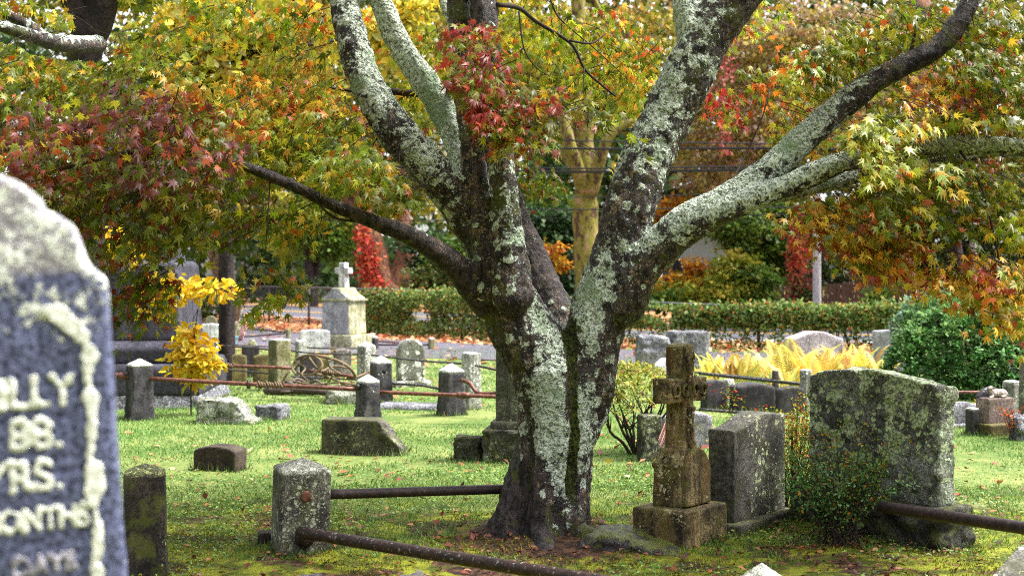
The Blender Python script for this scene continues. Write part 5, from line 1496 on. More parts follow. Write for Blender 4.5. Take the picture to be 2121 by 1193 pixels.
# nearest trunk: dark tree with a lichened bough at the upper left
T = bg_tree('dark_trunk_tree', 'dark leaning trunk with a lichen covered forked bough at the upper left', 'tree', (190, 9.5),
    [(190, 600, 30), (188, 300, 28), (186, 150, 22), (190, 95, 24), (200, 50, 34), (206, 0, 40), (205, -120, 46)],
    [(60, -120, 200, 90, 9.5, OLV), (330, -60, 200, 70, 9.5, YG2), (60, 200, 130, 90, 10.5, OLV)], 3000, .08, OLV, K_DARK, None, (), 2, STAR5, .6)
lb = bpy.data.materials.get('maple_bark')
for pts in ([(205, 92, 9.3, 18), (150, 92, 8.8, 18), (95, 84, 8.4, 17), (30, 64, 8, 13), (-60, 40, 7.8, 11)], [(100, 86, 8.5, 13), (70, 62, 8.4, 13), (35, 42, 8.2, 12), (-40, 0, 8, 10)]):
    q = np.array([P(x, y, d) for x, y, d, r in pts])-np.array(T.location); r = [r*d/F for x, y, d, r in pts]
    me = remesh(MB().tube(q, r, 12, 6).mesh(), .012, 2); V = get_co(me); N = get_no(me); set_co(me, V+N*(fbm(V, 14, 3, 3)*.02)[:, None])
    set_float(me, 'lichen', np.clip(.45+.35*N[:, 2], 0, 1)); obj('limb', me, lb, T)

bg_tree('yellow_leaf_tree', 'bright tree with pale yellow leaves and dark branches against the sky, upper left', 'tree', (470, 17),
    [(470, 520, 16), (480, 300, 15), (500, 180, 13), (520, 95, 11)], [(430, 60, 110, 80, 17), (560, 60, 80, 70, 17), (440, 180, 120, 80, 17), (350, 120, 80, 70, 17, YG2), (660, 60, 60, 60, 18), (560, 140, 60, 40, 17.5), (820, 60, 70, 80, 18)], 5200, .15, Y1, K_DARK,
    TG, ([(505, 170, 11, 0), (495, 110, 9, .2), (520, 95, 13, .3), (545, 92, 9, .3), (590, 60, 5, .3)], [(500, 140, 9, 0), (450, 90, 6, .3), (400, 70, 3, .3)]), 4, OVAL, .5, .8)
bg_tree('yellow_sapling', 'yellow leaved sapling in front of the obelisk steps', 'sapling', (400, 12.9), [(396, 760, 1.6), (402, 700, 1.4), (410, 640, 1)],
    [(390, 700, 16, 34, 12.9), (402, 738, 34, 28, 12.9), (426, 756, 24, 18, 12.9), (390, 772, 40, 16, 13), (370, 598, 70, 20, 12.9), (448, 598, 34, 14, 12.9), (330, 640, 30, 24, 13.0), (240, 520, 46, 24, 13), (215, 500, 30, 30, 13)], 1500, .09, [(244, 206, 48, 4), (236, 186, 40, 2), (240, 220, 90, 2), (210, 200, 60, 1)], M_TWIG, None, (), 3, OVAL, .5, .8, 10)
bg_tree('leaning_tree', 'brown leaning trunk with pale bark beside the flag at the far lane', 'tree', (486, 42), [(482, 650, 20), (470, 590, 20), (452, 530, 22), (436, 470, 20), (424, 400, 18), (410, 300, 16)],
    [(300, 330, 200, 140, 42, OLV), (480, 380, 130, 80, 42, OLV), (200, 480, 120, 90, 42, YG2), (420, 250, 180, 100, 42, GOLD)], 6500, .22, OLV, K_BROWN, TG, ([(530, 400, 8, -1), (505, 412, 8, -.5), (480, 425, 8, -.3), (445, 440, 10, 0)],), 5)
bg_tree('round_shrub', 'green olive shrub at the foot of the leaning brown trunk', 'shrub', (432, 40), [], [(432, 630, 42, 34, 40, IVY), (400, 640, 26, 28, 40, OLV)], 1700, .10, IVY, None)
bg_tree('forked_green_tree', 'green yellow tree with two thin black trunks beyond the road on the left', 'tree', (645, 62), [(648, 610, 11), (640, 560, 9), (634, 500, 6), (632, 440, 5), (633, 380, 4)],
    [(660, 490, 90, 50, 62, GR), (720, 510, 60, 50, 62, GR), (600, 480, 70, 60, 62, YG2), (650, 420, 110, 50, 62, YG2), (560, 430, 90, 60, 63, GOLD), (740, 440, 60, 50, 62, YG2)], 9000, .20, GR, K_DARK, TG, ([(650, 600, 9, 0), (655, 540, 7, .5), (657, 470, 6, .5), (660, 400, 4, .5)],), 5)
bg_tree('dark_evergreen', 'dark rounded evergreen shrub behind the chain link fence', 'shrub', (585, 58), [(585, 640, 6), (585, 600, 5)], [(580, 590, 52, 34, 58), (625, 592, 30, 24, 58), (560, 575, 36, 24, 58)], 3200, .13, DK, K_DARK, None, (), 2)
bg_tree('low_evergreen', 'low dark evergreen hedge shrub left of the white cross', 'shrub', (720, 60), [], [(735, 590, 40, 20, 60, DG), (700, 600, 40, 18, 60, DK)], 1600, .13, DG, None)
bg_tree('plane_tree', 'forked plane tree with reddish bark rising behind the left hedge', 'tree', (800, 40), [(800, 610, 40), (785, 560, 28), (765, 500, 24), (752, 440, 21), (745, 360, 19), (740, 250, 16)],
    [(640, 250, 130, 90, 41, GOLD), (760, 260, 130, 100, 41, OLV), (560, 340, 100, 70, 41, GOLD), (700, 390, 120, 60, 41, GR), (860, 300, 100, 110, 41, OLV), (800, 120, 180, 90, 42, GOLD), (840, 420, 70, 50, 41, YG2)], 8500, .20, GOLD, K_PLANER, TG,
    ([(805, 605, 32, 0), (830, 560, 22, 0), (842, 510, 18, 0), (838, 460, 15, 0), (825, 400, 14, .5), (830, 300, 12, .5)],), 5)
bg_tree('red_ivy', 'red autumn ivy climbing the left fork of the plane tree', 'ivy', (762, 39.2), [], [(758, 520, 16, 40, 39.3), (766, 560, 20, 34, 39.3), (772, 595, 20, 20, 39.2), (752, 480, 12, 20, 39.4)], 900, .14, REDI, None, None, (), 0, KITE, .6, 1, 10)
bg_tree('mixed_bush', 'green and orange bush behind the hedge left of the maple', 'shrub', (900, 37), [(900, 640, 7), (900, 580, 6)], [(900, 590, 80, 40, 37, IVY), (940, 540, 60, 60, 37, GR), (870, 600, 50, 26, 37, OY), (960, 600, 60, 40, 37, GR), (880, 520, 50, 50, 38, DG), (960, 450, 50, 60, 39, OLV)], 8000, .13, GR, K_DARK, None, (), 3)
bg_tree('dark_green_tree', 'deep green small tree left of the yellow barked plane tree', 'tree', (1120, 40), [(1120, 640, 9), (1122, 560, 8), (1128, 480, 6)], [(1130, 470, 70, 60, 40), (1150, 560, 60, 50, 40), (1090, 510, 60, 60, 40), (1170, 500, 50, 60, 40.5), (1130, 420, 80, 40, 41, GR), (1180, 590, 40, 40, 39)], 8500, .16, DG, K_DARK, TG)
bg_tree('yellow_bush', 'bright yellow bush in the gap between the maple stems', 'shrub', (1130, 38.5), [(1130, 640, 5), (1128, 560, 4)], [(1128, 520, 36, 26, 38.5), (1120, 560, 40, 20, 38.5), (1150, 545, 26, 16, 38.5)], 1300, .16, OY, K_DARK, None, (), 2)
bg_tree('tall_plane_tree', 'mottled yellow and pink plane tree whose trunk splits into three behind the maple', 'tree', (1216, 33), [(1218, 640, 29), (1216, 560, 26), (1213, 480, 25), (1212, 420, 27), (1214, 385, 25), (1215, 330, 19), (1213, 260, 17), (1208, 160, 17), (1200, 40, 16), (1195, -60, 14)],
    [(1180, 120, 180, 90, 34, GOLD), (1080, 30, 160, 90, 34, Y1), (1320, 80, 120, 100, 34, GOLD), (1180, 190, 120, 50, 35, OLV), (1400, 40, 140, 90, 35, TAN), (960, 60, 120, 110, 35, GOLD), (1090, 200, 90, 70, 35, OLV)], 8500, .17, GOLD, K_PLANEY, TG,
    ([(1214, 400, 18, -.1), (1196, 350, 15, -.5), (1180, 300, 13, -.8), (1165, 240, 11, -.8), (1140, 190, 8, -.8)], [(1222, 400, 18, -.2), (1240, 340, 13, -.6), (1258, 290, 11, -.8), (1285, 262, 9, -.8), (1320, 250, 8, -.8)]), 4)
me = bpy.data.objects['tall_plane_tree'].children[0]
bg_tree('orange_tree', 'glowing orange tree between the two right hand maple limbs', 'tree', (1400, 37), [(1400, 640, 8), (1400, 540, 6), (1405, 480, 5)], [(1400, 450, 46, 40, 37), (1360, 470, 30, 50, 37), (1430, 440, 50, 30, 37), (1410, 590, 60, 26, 36.5), (1440, 560, 40, 24, 37), (1350, 600, 40, 20, 36)], 3400, .16, OY, K_DARK, TG)
bg_tree('vine_thicket', 'yellow green thicket of vines above the right hedge', 'shrub', (1480, 36), [(1480, 650, 5), (1490, 600, 4)], [(1400, 610, 60, 34, 36, YG2), (1500, 600, 60, 40, 36, YG2), (1560, 590, 50, 44, 36, GR), (1450, 620, 70, 26, 36, YG2), (1520, 560, 50, 40, 36.5, YG2), (1370, 620, 40, 24, 35.5, GR)], 6500, .14, YG2, K_DARK)
bg_tree('spreading_green_tree', 'fresh green spreading tree behind the picket fence', 'tree', (1590, 41), [(1590, 640, 9), (1590, 560, 8), (1580, 500, 6)], [(1570, 500, 90, 50, 41), (1620, 540, 60, 50, 41), (1530, 470, 70, 40, 41, GR), (1590, 440, 80, 40, 42, GR), (1560, 560, 70, 34, 41), (1640, 470, 50, 60, 42)], 9000, .15, GR, K_DARK, TG)
bg_tree('tan_leaf_tree', 'tall tree with thin tan and pinkish leaves filling the upper right', 'tree', (1585, 43.5), [(1600, 640, 13), (1590, 480, 13), (1566, 330, 14), (1550, 260, 14), (1535, 200, 12), (1520, 60, 10)],
    [(1600, 100, 130, 80, 37), (1560, 200, 110, 80, 37), (1700, 60, 140, 70, 36), (1640, 260, 110, 70, 36, TAN), (1500, 300, 80, 70, 36.5), (1470, 210, 70, 70, 37.5, TAN), (1440, 280, 60, 50, 37.5, TAN), (1790, 150, 130, 90, 37, OLV), (1450, 360, 70, 60, 37, TAN), (1500, 60, 90, 60, 37, TAN), (1950, 60, 160, 90, 37, OLV), (1620, 340, 80, 50, 36.5, OLV)], 17000, .15, TAN, K_PLANER, TG,
    ([(1570, 330, 8, -.5), (1600, 250, 7, -.6), (1620, 180, 5, -.6)], [(1560, 345, 7, -.6), (1530, 340, 6, -.8), (1500, 370, 5, -.9), (1450, 400, 4, -.9)], [(1570, 330, 6, -.8), (1568, 310, 6, -.9), (1560, 220, 5, -.9)], [(1410, 110, 9, -1), (1400, 60, 9, -1), (1395, -20, 8, -1), ]), 5)
bg_tree('red_creeper', 'crimson creeper hanging beside the reddish trunk in the upper right', 'ivy', (1500, 35), [], [(1500, 140, 20, 40, 35), (1505, 250, 14, 40, 35), (1495, 310, 12, 30, 35), (1490, 200, 20, 30, 35)], 300, .12, [(206, 96, 100, 3), (222, 140, 130, 2), (190, 80, 80, 1)], None, None, (), 0, KITE, .5, 1.4, 10)
bg_tree('broad_plane_tree', 'stout brown flaking plane trunk behind the hedge on the right', 'tree', (1862, 33), [(1862, 650, 44), (1866, 590, 36), (1872, 520, 33), (1880, 430, 30), (1890, 300, 27), (1900, 150, 24), (1905, 0, 20)],
    [(1850, 300, 130, 90, 33.5, OLV), (1960, 230, 130, 100, 33.5, OLV), (1780, 240, 90, 90, 33.5, TAN), (2060, 120, 130, 110, 34, OLV), (2080, 330, 100, 80, 34, GOLD), (1700, 360, 90, 60, 34, OLV)], 9000, .16, OLV, K_PLANER, TG)
bg_tree('dark_conifer', 'black green conifer in deep shade behind the right hedge', 'tree', (1975, 38), [(1985, 660, 16), (1980, 560, 15), (1972, 480, 15), (1960, 400, 14), (1950, 300, 12)], [(1980, 480, 90, 90, 39), (2070, 500, 90, 90, 39), (1900, 560, 60, 60, 39), (1750, 560, 80, 50, 39), (2000, 380, 100, 80, 39.5), (2100, 400, 60, 80, 39), (1700, 500, 60, 60, 40)], 10000, .16, DK, K_DARK, TG)
bg_tree('pole_creeper', 'dark red creeper climbing a dead stem beside the utility pole', 'ivy', (1652, 33.5), [(1652, 690, 10), (1650, 600, 9), (1648, 520, 8)], [(1652, 530, 16, 40, 33.3, REDI), (1656, 600, 20, 40, 33.3, [(150, 70, 66, 2), (170, 110, 80, 1), (120, 120, 60, 1)]), (1680, 620, 22, 30, 33.2, IVY), (1650, 480, 14, 30, 33.4, REDI), (1820, 630, 26, 34, 32.5, GR)], 1900, .12, REDI, K_DARK, None, (), 0, KITE, .6, 1, 12)

# distant wood as one mass, with gaps of bright sky
def woods():
    n = 62000
    bl = []
    MID = [(92, 98, 36, 3), (120, 116, 42, 2), (62, 78, 30, 3), (150, 128, 52, .8)]
    for i in range(60):
        x = RR.uniform(-250, 2350); y = RR.uniform(-160, 590)
        pal = RR.choice([MID, MID, DK, DK, DG, MID]) if y < 380 else RR.choice([DK, DK, DG, MID])
        bl.append((x, y, RR.uniform(150, 260), RR.uniform(90, 150), RR.uniform(70, 84), pal))
    for x in range(-200, 2400, 160):
        bl.append((x, 575, 150, 60, 88, DK)); bl.append((x+80, 480, 150, 80, 90, DK)); bl.append((x+20, 360, 150, 90, 92, RR.choice([DK, MID, DK])))
        bl.append((x+60, 220, 150, 100, 93, MID)); bl.append((x, 60, 150, 110, 94, RR.choice([MID, DK, OLV]))); bl.append((x+70, -90, 150, 110, 94, MID))
    V, Fq, C = foliage(bl, n, .62, DG, KITE, .25, 16, .8)
    # unseen ring of leaves added round the other sides to block sky light
    m = 26000
    a = rng.random(m)*2*PI; r = 27+8*rng.random(m)
    p = np.stack([r*np.sin(a), 6+r*np.cos(a), .3+12*rng.random(m)**.8], 1)
    p = p[(p[:, 1] < 4) | (np.abs(p[:, 0])/np.maximum(p[:, 1], 1) > .62)]
    k = len(p)
    V2, F2, C2 = place_leaves(p, rand_dir(k), rand_dir(k, .4), .6+.9*rng.random(k), pick(MID+DK, k), KITE)
    me = fast_mesh(np.concatenate([V, V2]), np.concatenate([Fq, F2+len(V)])); set_tint(me, np.concatenate([C, C2]))
    tag(obj('woods', me, M_LEAFB), 'far autumn wood behind the road and the houses, with an unseen ring added to block sky light', 'wood', kind='stuff')
woods()

# ------------------------------------------------------------------ chain-link fence, ivy hedge, pickets, poles, cables, houses
M_STEEL = plain('fence_steel', srgb(116, 114, 116), .5, .2, 20, .1, .6)
M_STEELD = plain('fence_post_dark', srgb(66, 62, 64), .6, .2, 20, .1, .4)
M_WIRE = plain('fence_wire', srgb(126, 124, 130), .5, .1, 20, .0, .5)
M_POLE = bark2('pole_wood', (150, 142, 142), (172, 166, 168), (120, 112, 112), 9, .4)
def chain_fence():
    s0, s1 = fence_s(380), fence_s(1960)
    p0 = fence_at(s0)
    T = thing('chain_link_fence', 'chain link fence with a top rail and dark posts along the lane', 'fence', (p0[0], p0[1], 0))
    L = lambda q, z: np.array([q[0]-p0[0], q[1]-p0[1], z])
    hs = lambda s: 1.12-.34*np.clip((s-fence_s(800))/12, 0, 1)
    ss = list(np.arange(fence_s(517)-12, s1, 3.35))
    ss = [s for s in ss if s > s0]
    for px in (517, 622): pass
    for s in ss:
        q = fence_at(s); obj('fence_post', MB().tube([L(q, -.2), L(q, float(hs(s))+.02)], .035, 8).mesh(True), M_STEELD, T)
    st = np.arange(s0, s1, .7)
    obj('top_rail', MB().tube([L(fence_at(s), float(hs(s))) for s in st], .024, 6).mesh(True), M_STEEL, T)
    obj('bottom_rail', MB().tube([L(fence_at(s), .10) for s in st], .006, 5).mesh(True), M_STEELD, T)
    V, Fq = [], []; w = .0035
    s2 = fence_s(1010); sp = .085
    for sgn in (1, -1):
        for s in np.arange(s0-1.2, s2, sp):
            hh = 1.05; a, b = (s, s+hh*.9) if sgn > 0 else (s+hh*.9, s)
            qa, qb = fence_at(a, .01), fence_at(b, .01)
            k = len(V); V += [L(qa, .08), L(qa, .08+2*w), L(qb, 1.11+2*w), L(qb, 1.11)]; Fq.append((k, k+1, k+2, k+3))
    obj('wire_mesh', fast_mesh(np.array(V), np.array(Fq)), M_WIRE, T)
chain_fence()

def hedge():
    def part(px0, px1, label, h, n, pal, dense):
        s = rng.random(n); a, b = fence_s(px0), fence_s(px1)
        s = a+(b-a)*s
        # shaggy box: more leaf at the shell, thinner at the bottom, ragged top
        top = h+.16*(fbm(np.stack([s, 0*s, 0*s], 1), 1.1, 4, 3)*2)+.05*rng.normal(size=n)
        z = top*(rng.random(n)**.8 if dense else np.where(rng.random(n) < .8, .46+.54*rng.random(n)**.8, rng.random(n)))
        o = (rng.random(n)*2-1)*.24*np.where(z > top*.9, .8, 1)
        hole = fbm(np.stack([s*.9, 0*s, z*1.6], 1), 1.3, 12, 3)
        k = hole > (-.19 if dense else -.10-.16*np.clip(z/h-.35, -.35, .6))
        s, z, o = s[k], z[k], o[k]; n = len(s)
        q = fence_at(s)+np.stack([np.interp(s, FL, FN[:, 0]), np.interp(s, FL, FN[:, 1])], 1)*(o-.05)[:, None]
        base = np.c_[q, z]
        V, Fq, C = place_leaves(base, rand_dir(n, -.2), rand_dir(n, .5), .05+.06*rng.random(n), pick(pal, n)*(1+.9*(fbm(base, 2.2, 6, 3)[:, None])), KITE)
        c = np.array([fence_at((a+b)/2)[0], fence_at((a+b)/2)[1], 0])
        T = thing('ivy_hedge', label, 'hedge', c)
        me = fast_mesh(V-c, Fq); set_tint(me, C); obj('foliage', me, M_LEAFB, T)
        m = MB()
        for i in range(int((b-a)*5)):
            ss = RR.uniform(a, b); e = ss+RR.uniform(-.4, .4)
            q0, q1 = fence_at(ss, RR.uniform(-.1, .1)), fence_at(e, RR.uniform(-.12, .12))
            m.tube([np.array([*q0, -.05])-c, np.array([*(q0*.6+q1*.4), h*.4])-c, np.array([*q1, h*.9])-c], .010, 4, 2)
        obj('stem', m.mesh(True), K_DARK, T)
    HP = [(108, 136, 62, 3), (150, 172, 104, 2), (70, 94, 42, 2), (176, 156, 80, .8), (180, 108, 66, .4)]
    part(757, 1120, 'thick clipped ivy hedge left of the maple trunk', 1.12, 15000, HP, True)
    part(1120, 1950, 'lower ivy hedge with gaps showing the road, right of the maple', .88, 21000, HP, False)
hedge()
part_ = None

def pickets():
    T = thing('picket_fence', 'dark brown board fence behind the hedge on the right', 'fence', (P(1690, 0, 37)[0], 37, 0))
    b = np.array(T.location)
    m = MB()
    for x in np.arange(6.2, 13.4, .125):
        h = 1.3+.10*math.sin(x*1.3)+RR.uniform(-.03, .03)-.05
        m.box((x-b[0], RR.uniform(-.012, .012), h/2), (.11, .022, h))
    obj('boards', m.mesh(), plain('fence_boards', srgb(86, 68, 60), .85, .5, 4, .4), T)
    obj('rail', MB().box((9.8-b[0], .05, .25), (7.2, .05, .08)).box((9.8-b[0], .05, .75), (7.2, .05, .08)).mesh(), K_DARK, T)
pickets()

def pole(label, px, d, y0, y1, r, mat=M_POLE, lean=0):
    b = np.array([P(px, 0, d)[0], d, 0])
    T = thing('utility_pole', label, 'utility pole', b)
    z1 = H-(y1-HY)/F*d
    me = MB().tube([(0, 0, -.3), (lean*.5, 0, z1*.5), (lean, 0, z1)], [r, r*.94, r*.85], 12, 4).mesh(True)
    obj('shaft', me, mat, T)
    return T, z1
T, z1 = pole('pale grey utility pole in front of the board fence', 1692, 30.5, 0, 330, .105)
T, z1 = pole('slim weathered pole in the dark shade at the right', 2016, 36, 0, 300, .10)
obj('band', MB().tube([(0, 0, 2.62), (0, 0, 2.80)], .105, 12).mesh(True), M_STEEL, T)

M_CABLE = plain('cable_black', srgb(38, 38, 42), .5, .2, 20, 0)
for i, (y0, y1, d0, d1, r, lab) in enumerate((
    (262, 300, 33, 30.6, .018, 'topmost black overhead cable crossing behind the maple'), (288, 308, 33, 30.6, .03, 'thick bundled overhead cable high behind the maple'), (340, 352, 33, 30.6, .035, 'heavy double overhead cable behind the three way plane tree'),
    (398, 400, 33, 30.6, .012, 'thin overhead wire above the pale gap'), (418, 430, 33, 30.6, .016, 'lowest overhead wire behind the maple stems'), (452, 444, 45, 30.6, .014, 'single overhead wire passing the thin black trunks on the left'))):
    a, b_ = P(250 if i == 5 else 640, y0, d0), P(1695, y1, d1)
    m_ = (a+b_)/2-np.array([0, 0, .12])
    c = P(2250, y1+20, 30.5)
    T = thing('overhead_cable', lab, 'cable', a)
    obj('wire', MB().tube([a-a, m_-a, b_-a, c-a], r, 6, 8).mesh(True), M_CABLE, T)
    if i == 2: obj('wire', MB().tube([np.array([0, 0, .07]), m_-a+[0, 0, .08], b_-a+[0, 0, .08], c-a+[0, 0, .05]], r*.6, 6, 8).mesh(True), M_CABLE, T)

def clap(name, col):
    b = NB(name); c = b.coord(False); s = b.node('SeparateXYZ'); b.link(c, s.inputs[0])
    f = b.m('FRACT', b.m('MULTIPLY', s.outputs[2], 6.5)); n = b.noise(c, 8, 3)
    k = b.mix(n, tuple(x*.8 for x in col), tuple(x*1.2 for x in col))
    return b.done(b.bsdf(k, .7, b.bump(f, 1.0, .03), .3))
def house(label, x, y, w, dp, h, rh, wall, roofc, yaw, wins):
    T = thing('house', label, 'house', (x, y, 0), yaw)
    obj('wall', slab_mesh([(-w/2, -.3), (w/2, -.3), (w/2, h), (0, h+rh*.97), (-w/2, h)], dp, 0), wall, T)
    m = MB()
    for sg in (-1, 1):
        a = np.array([sg*(w/2+.35), 0, h-.35*rh/(w/2)]); b_ = np.array([0, 0, h+rh])
        V = []
        for q, dz in ((a, 0), (b_, 0), (b_, .14), (a, .14)):
            for yy in (-dp/2-.4, dp/2+.4): V.append((q[0], yy, q[2]+dz))
        m.add(V, [(0, 1, 3, 2), (2, 3, 5, 4), (4, 5, 7, 6), (6, 7, 1, 0), (0, 2, 4, 6), (1, 7, 5, 3)])
    obj('roof', m.mesh(), roofc, T)
    for wx, wz, ww, wh in wins:
        fr = obj('window', MB().box((wx, -dp/2-.03, wz), (ww+.16, .08, wh+.16)).mesh(), M_WHITEP, T)
        obj('pane', MB().box((0, 0, 0), (ww, .02, wh)).mesh(), M_GLASS, fr, (wx, -dp/2-.075, wz))
M_WHITEP = plain('white_trim', (.7, .7, .7), .5, .1, 6, .1)
M_GLASS = plain('window_glass', (.03, .035, .04), .08, .1, 3, 0, 0, .6)
M_ROOF = plain('roof_shingle', srgb(70, 66, 70), .9, .3, 12, .5)
house('grey clapboard house glimpsed between the maple limb and the green tree', P(1440, 0, 52)[0], 57, 5, 7, 2.5, 1.1, clap('clapboard_grey', srgb(98, 112, 116)), M_ROOF, 8, ((-1.3, 1.5, .8, 1.2), (.9, 1.5, .8, 1.2)))
house('pale house with a brown roof far beyond the road on the left', P(700, 0, 95)[0], 97, 13, 9, 3.0, 2.4, clap('clapboard_white', (.6, .58, .58)), plain('roof_brown', srgb(150, 138, 140), .9, .3, 12, .5), -14, ((-3, 1.7, 1.2, 1.3), (0, 1.7, 1.2, 1.3), (3, 1.7, 1.2, 1.3)))
T = thing('guard_rail', 'white horizontal guard rail beyond the road behind the white cross', 'guard rail', (P(745, 0, 62)[0], 62, 0))
obj('beam', MB().box((0, 0, .72), (3.4, .08, .2)).mesh(), M_WHITEP, T)
for x in (-1.5, 0, 1.5): obj('guard_post', MB().box((x, .09, .36), (.12, .1, .9)).mesh(), M_WHITEP, T)

# ================================================================== shrubs and ferns among the graves
def shrub_stems(T, b, n, h, spread, r, mat, seed=0, sub=2):
    for i in range(n):
        m = MB()
        a = 2*PI*i/n+RR.uniform(-.4, .4); s = spread*RR.uniform(.35, 1)
        e = np.array([math.cos(a)*s, math.sin(a)*s, h*RR.uniform(.75, 1.05)])
        md = np.array([e[0]*.45+RR.uniform(-.05, .05), e[1]*.45, h*.35])
        q = [np.array([RR.uniform(-.03, .03), RR.uniform(-.03, .03), -.05]), md*.5, md, (md+e)/2+np.array([RR.uniform(-.05, .05), RR.uniform(-.05, .05), .03]), e]
        m.tube(q, [r, r*.85, r*.7, r*.45, r*.2], 6, 3)
        for k in range(sub):
            s0 = q[RR.randint(2, 3)]; e2 = s0+np.array([RR.uniform(-.16, .16), RR.uniform(-.16, .16), RR.uniform(.08, .25)])
            m.tube([s0, (s0+e2)/2+np.array([RR.uniform(-.03, .03), 0, .02]), e2], [r*.4, r*.3, r*.12], 5, 2)
        obj('stem', m.mesh(True), mat, T)
def azalea():
    p = G(1322, 948); b = np.array([p[0], p[1]+.25, 0])
    T = thing('azalea_bush', 'rounded yellow green azalea bush with bare black stems right of the trunk', 'shrub', b)
    k = b[1]/F
    shrub_stems(T, b, 12, .54, .46, .015, M_TWIG, sub=4)
    n = 5200
    u = rand_dir(n); u[:, 2] = np.abs(u[:, 2])*1.0-.08*rng.random(n)
    u = nrm(u); r = .78+.25*rng.random(n)+.42*fbm(u, 2.8, 5, 3)
    c = np.array([.01, 0, .36])
    base = c+u*r[:, None]*np.array([.42, .34, .37])
    keep = (base[:, 2] > .40+.30*fbm(base, 5, 8, 2)) & (fbm(base, 9, 21, 2) > -.16)
    base, u = base[keep], u[keep]; n = len(base)
    V, Fq, C = place_leaves(base, nrm(u+rand_dir(n)*.8), nrm(u+rand_dir(n)*.6+np.array([0, 0, .6])), .020+.016*rng.random(n), pick([(190, 190, 92, 2.6), (150, 160, 64, 3), (206, 180, 100, 1), (104, 120, 42, 3), (206, 150, 120, .4)], n), OVAL)
    me = fast_mesh(V, Fq); set_tint(me, C); obj('foliage', me, M_LEAFB, T)
azalea()

def thin_bush(name, label, px, d, n, h, spread, pal, nl, ls, lo=.15, root=.08):
    b = np.array([P(px, 0, d)[0], d, 0.0])
    T = thing(name, label, 'shrub', b)
    L = []
    for i in range(n):
        m = MB()
        a = RR.uniform(0, 2*PI); s = spread*RR.uniform(.3, 1)
        e = np.array([math.cos(a)*s, math.sin(a)*s*.6, h*RR.uniform(.6, 1.05)])
        q = np.array([[RR.uniform(-root, root), RR.uniform(-root, root)*.7, -.03], [e[0]*.4, e[1]*.4, h*RR.uniform(.2, .5)], [e[0]*.8, e[1]*.8, e[2]*.8], e])
        pts, rr = resample(q, [.003, .0024, .0016, .0008], 6)
        m.tube(pts, rr, 4, 0, cap=False)
        for k in range(4):
            j = RR.randint(6, len(pts)-1); d2 = np.array([RR.uniform(-.1, .1), RR.uniform(-.1, .1), RR.uniform(-.02, .1)])
            m.tube([pts[j], pts[j]+d2], [.0018, .0008], 3, 0, cap=False)
            for t in np.linspace(.1, 1, 6): L.append(pts[j]+d2*t)
        L += [pts[j] for j in range(5, len(pts))]
        obj('stem', m.mesh(True), M_TWIG, T)
    L = np.array(L); base = L[rng.integers(0, len(L), nl)]+rng.normal(size=(nl, 3))*.016
    base = base[base[:, 2] > lo*h*rng.random(len(base))]
    k = len(base)
    V, Fq, C = place_leaves(base, rand_dir(k), rand_dir(k, .8), ls*(.6+.8*rng.random(k)), pick(pal, k), OVAL)
    me = fast_mesh(V, Fq); set_tint(me, C); obj('foliage', me, M_LEAFB, T)
thin_bush('barberry_bush', 'wiry barberry with tiny yellow and red leaves between the two right monuments', 1640, 7.75, 42, .62, .30, [(150, 150, 50, 3), (196, 170, 50, 2), (190, 70, 44, 1.2), (90, 110, 40, 2)], 1500, .020)
thin_bush('cotoneaster_bush', 'low green small leaved bush in front of the big lichened monument', 1736, 6.72, 40, .44, .32, [(92, 134, 70, 3), (124, 164, 104, 3), (66, 98, 44, 2), (190, 130, 50, .4)], 2800, .019, 0, .15)
thin_bush('barberry_sprig', 'arching barberry sprig with red berries behind the wavy topped headstone', 1590, 8.3, 14, .66, .55, [(150, 140, 46, 3), (180, 60, 40, 1.5), (100, 110, 40, 2)], 420, .020)
thin_bush('red_stem_weed', 'tuft of red stemmed weeds by the lamb stone', 2100, 10.95, 9, .26, .16, [(170, 76, 50, 3), (206, 120, 60, 2), (120, 120, 60, 1)], 90, .03)

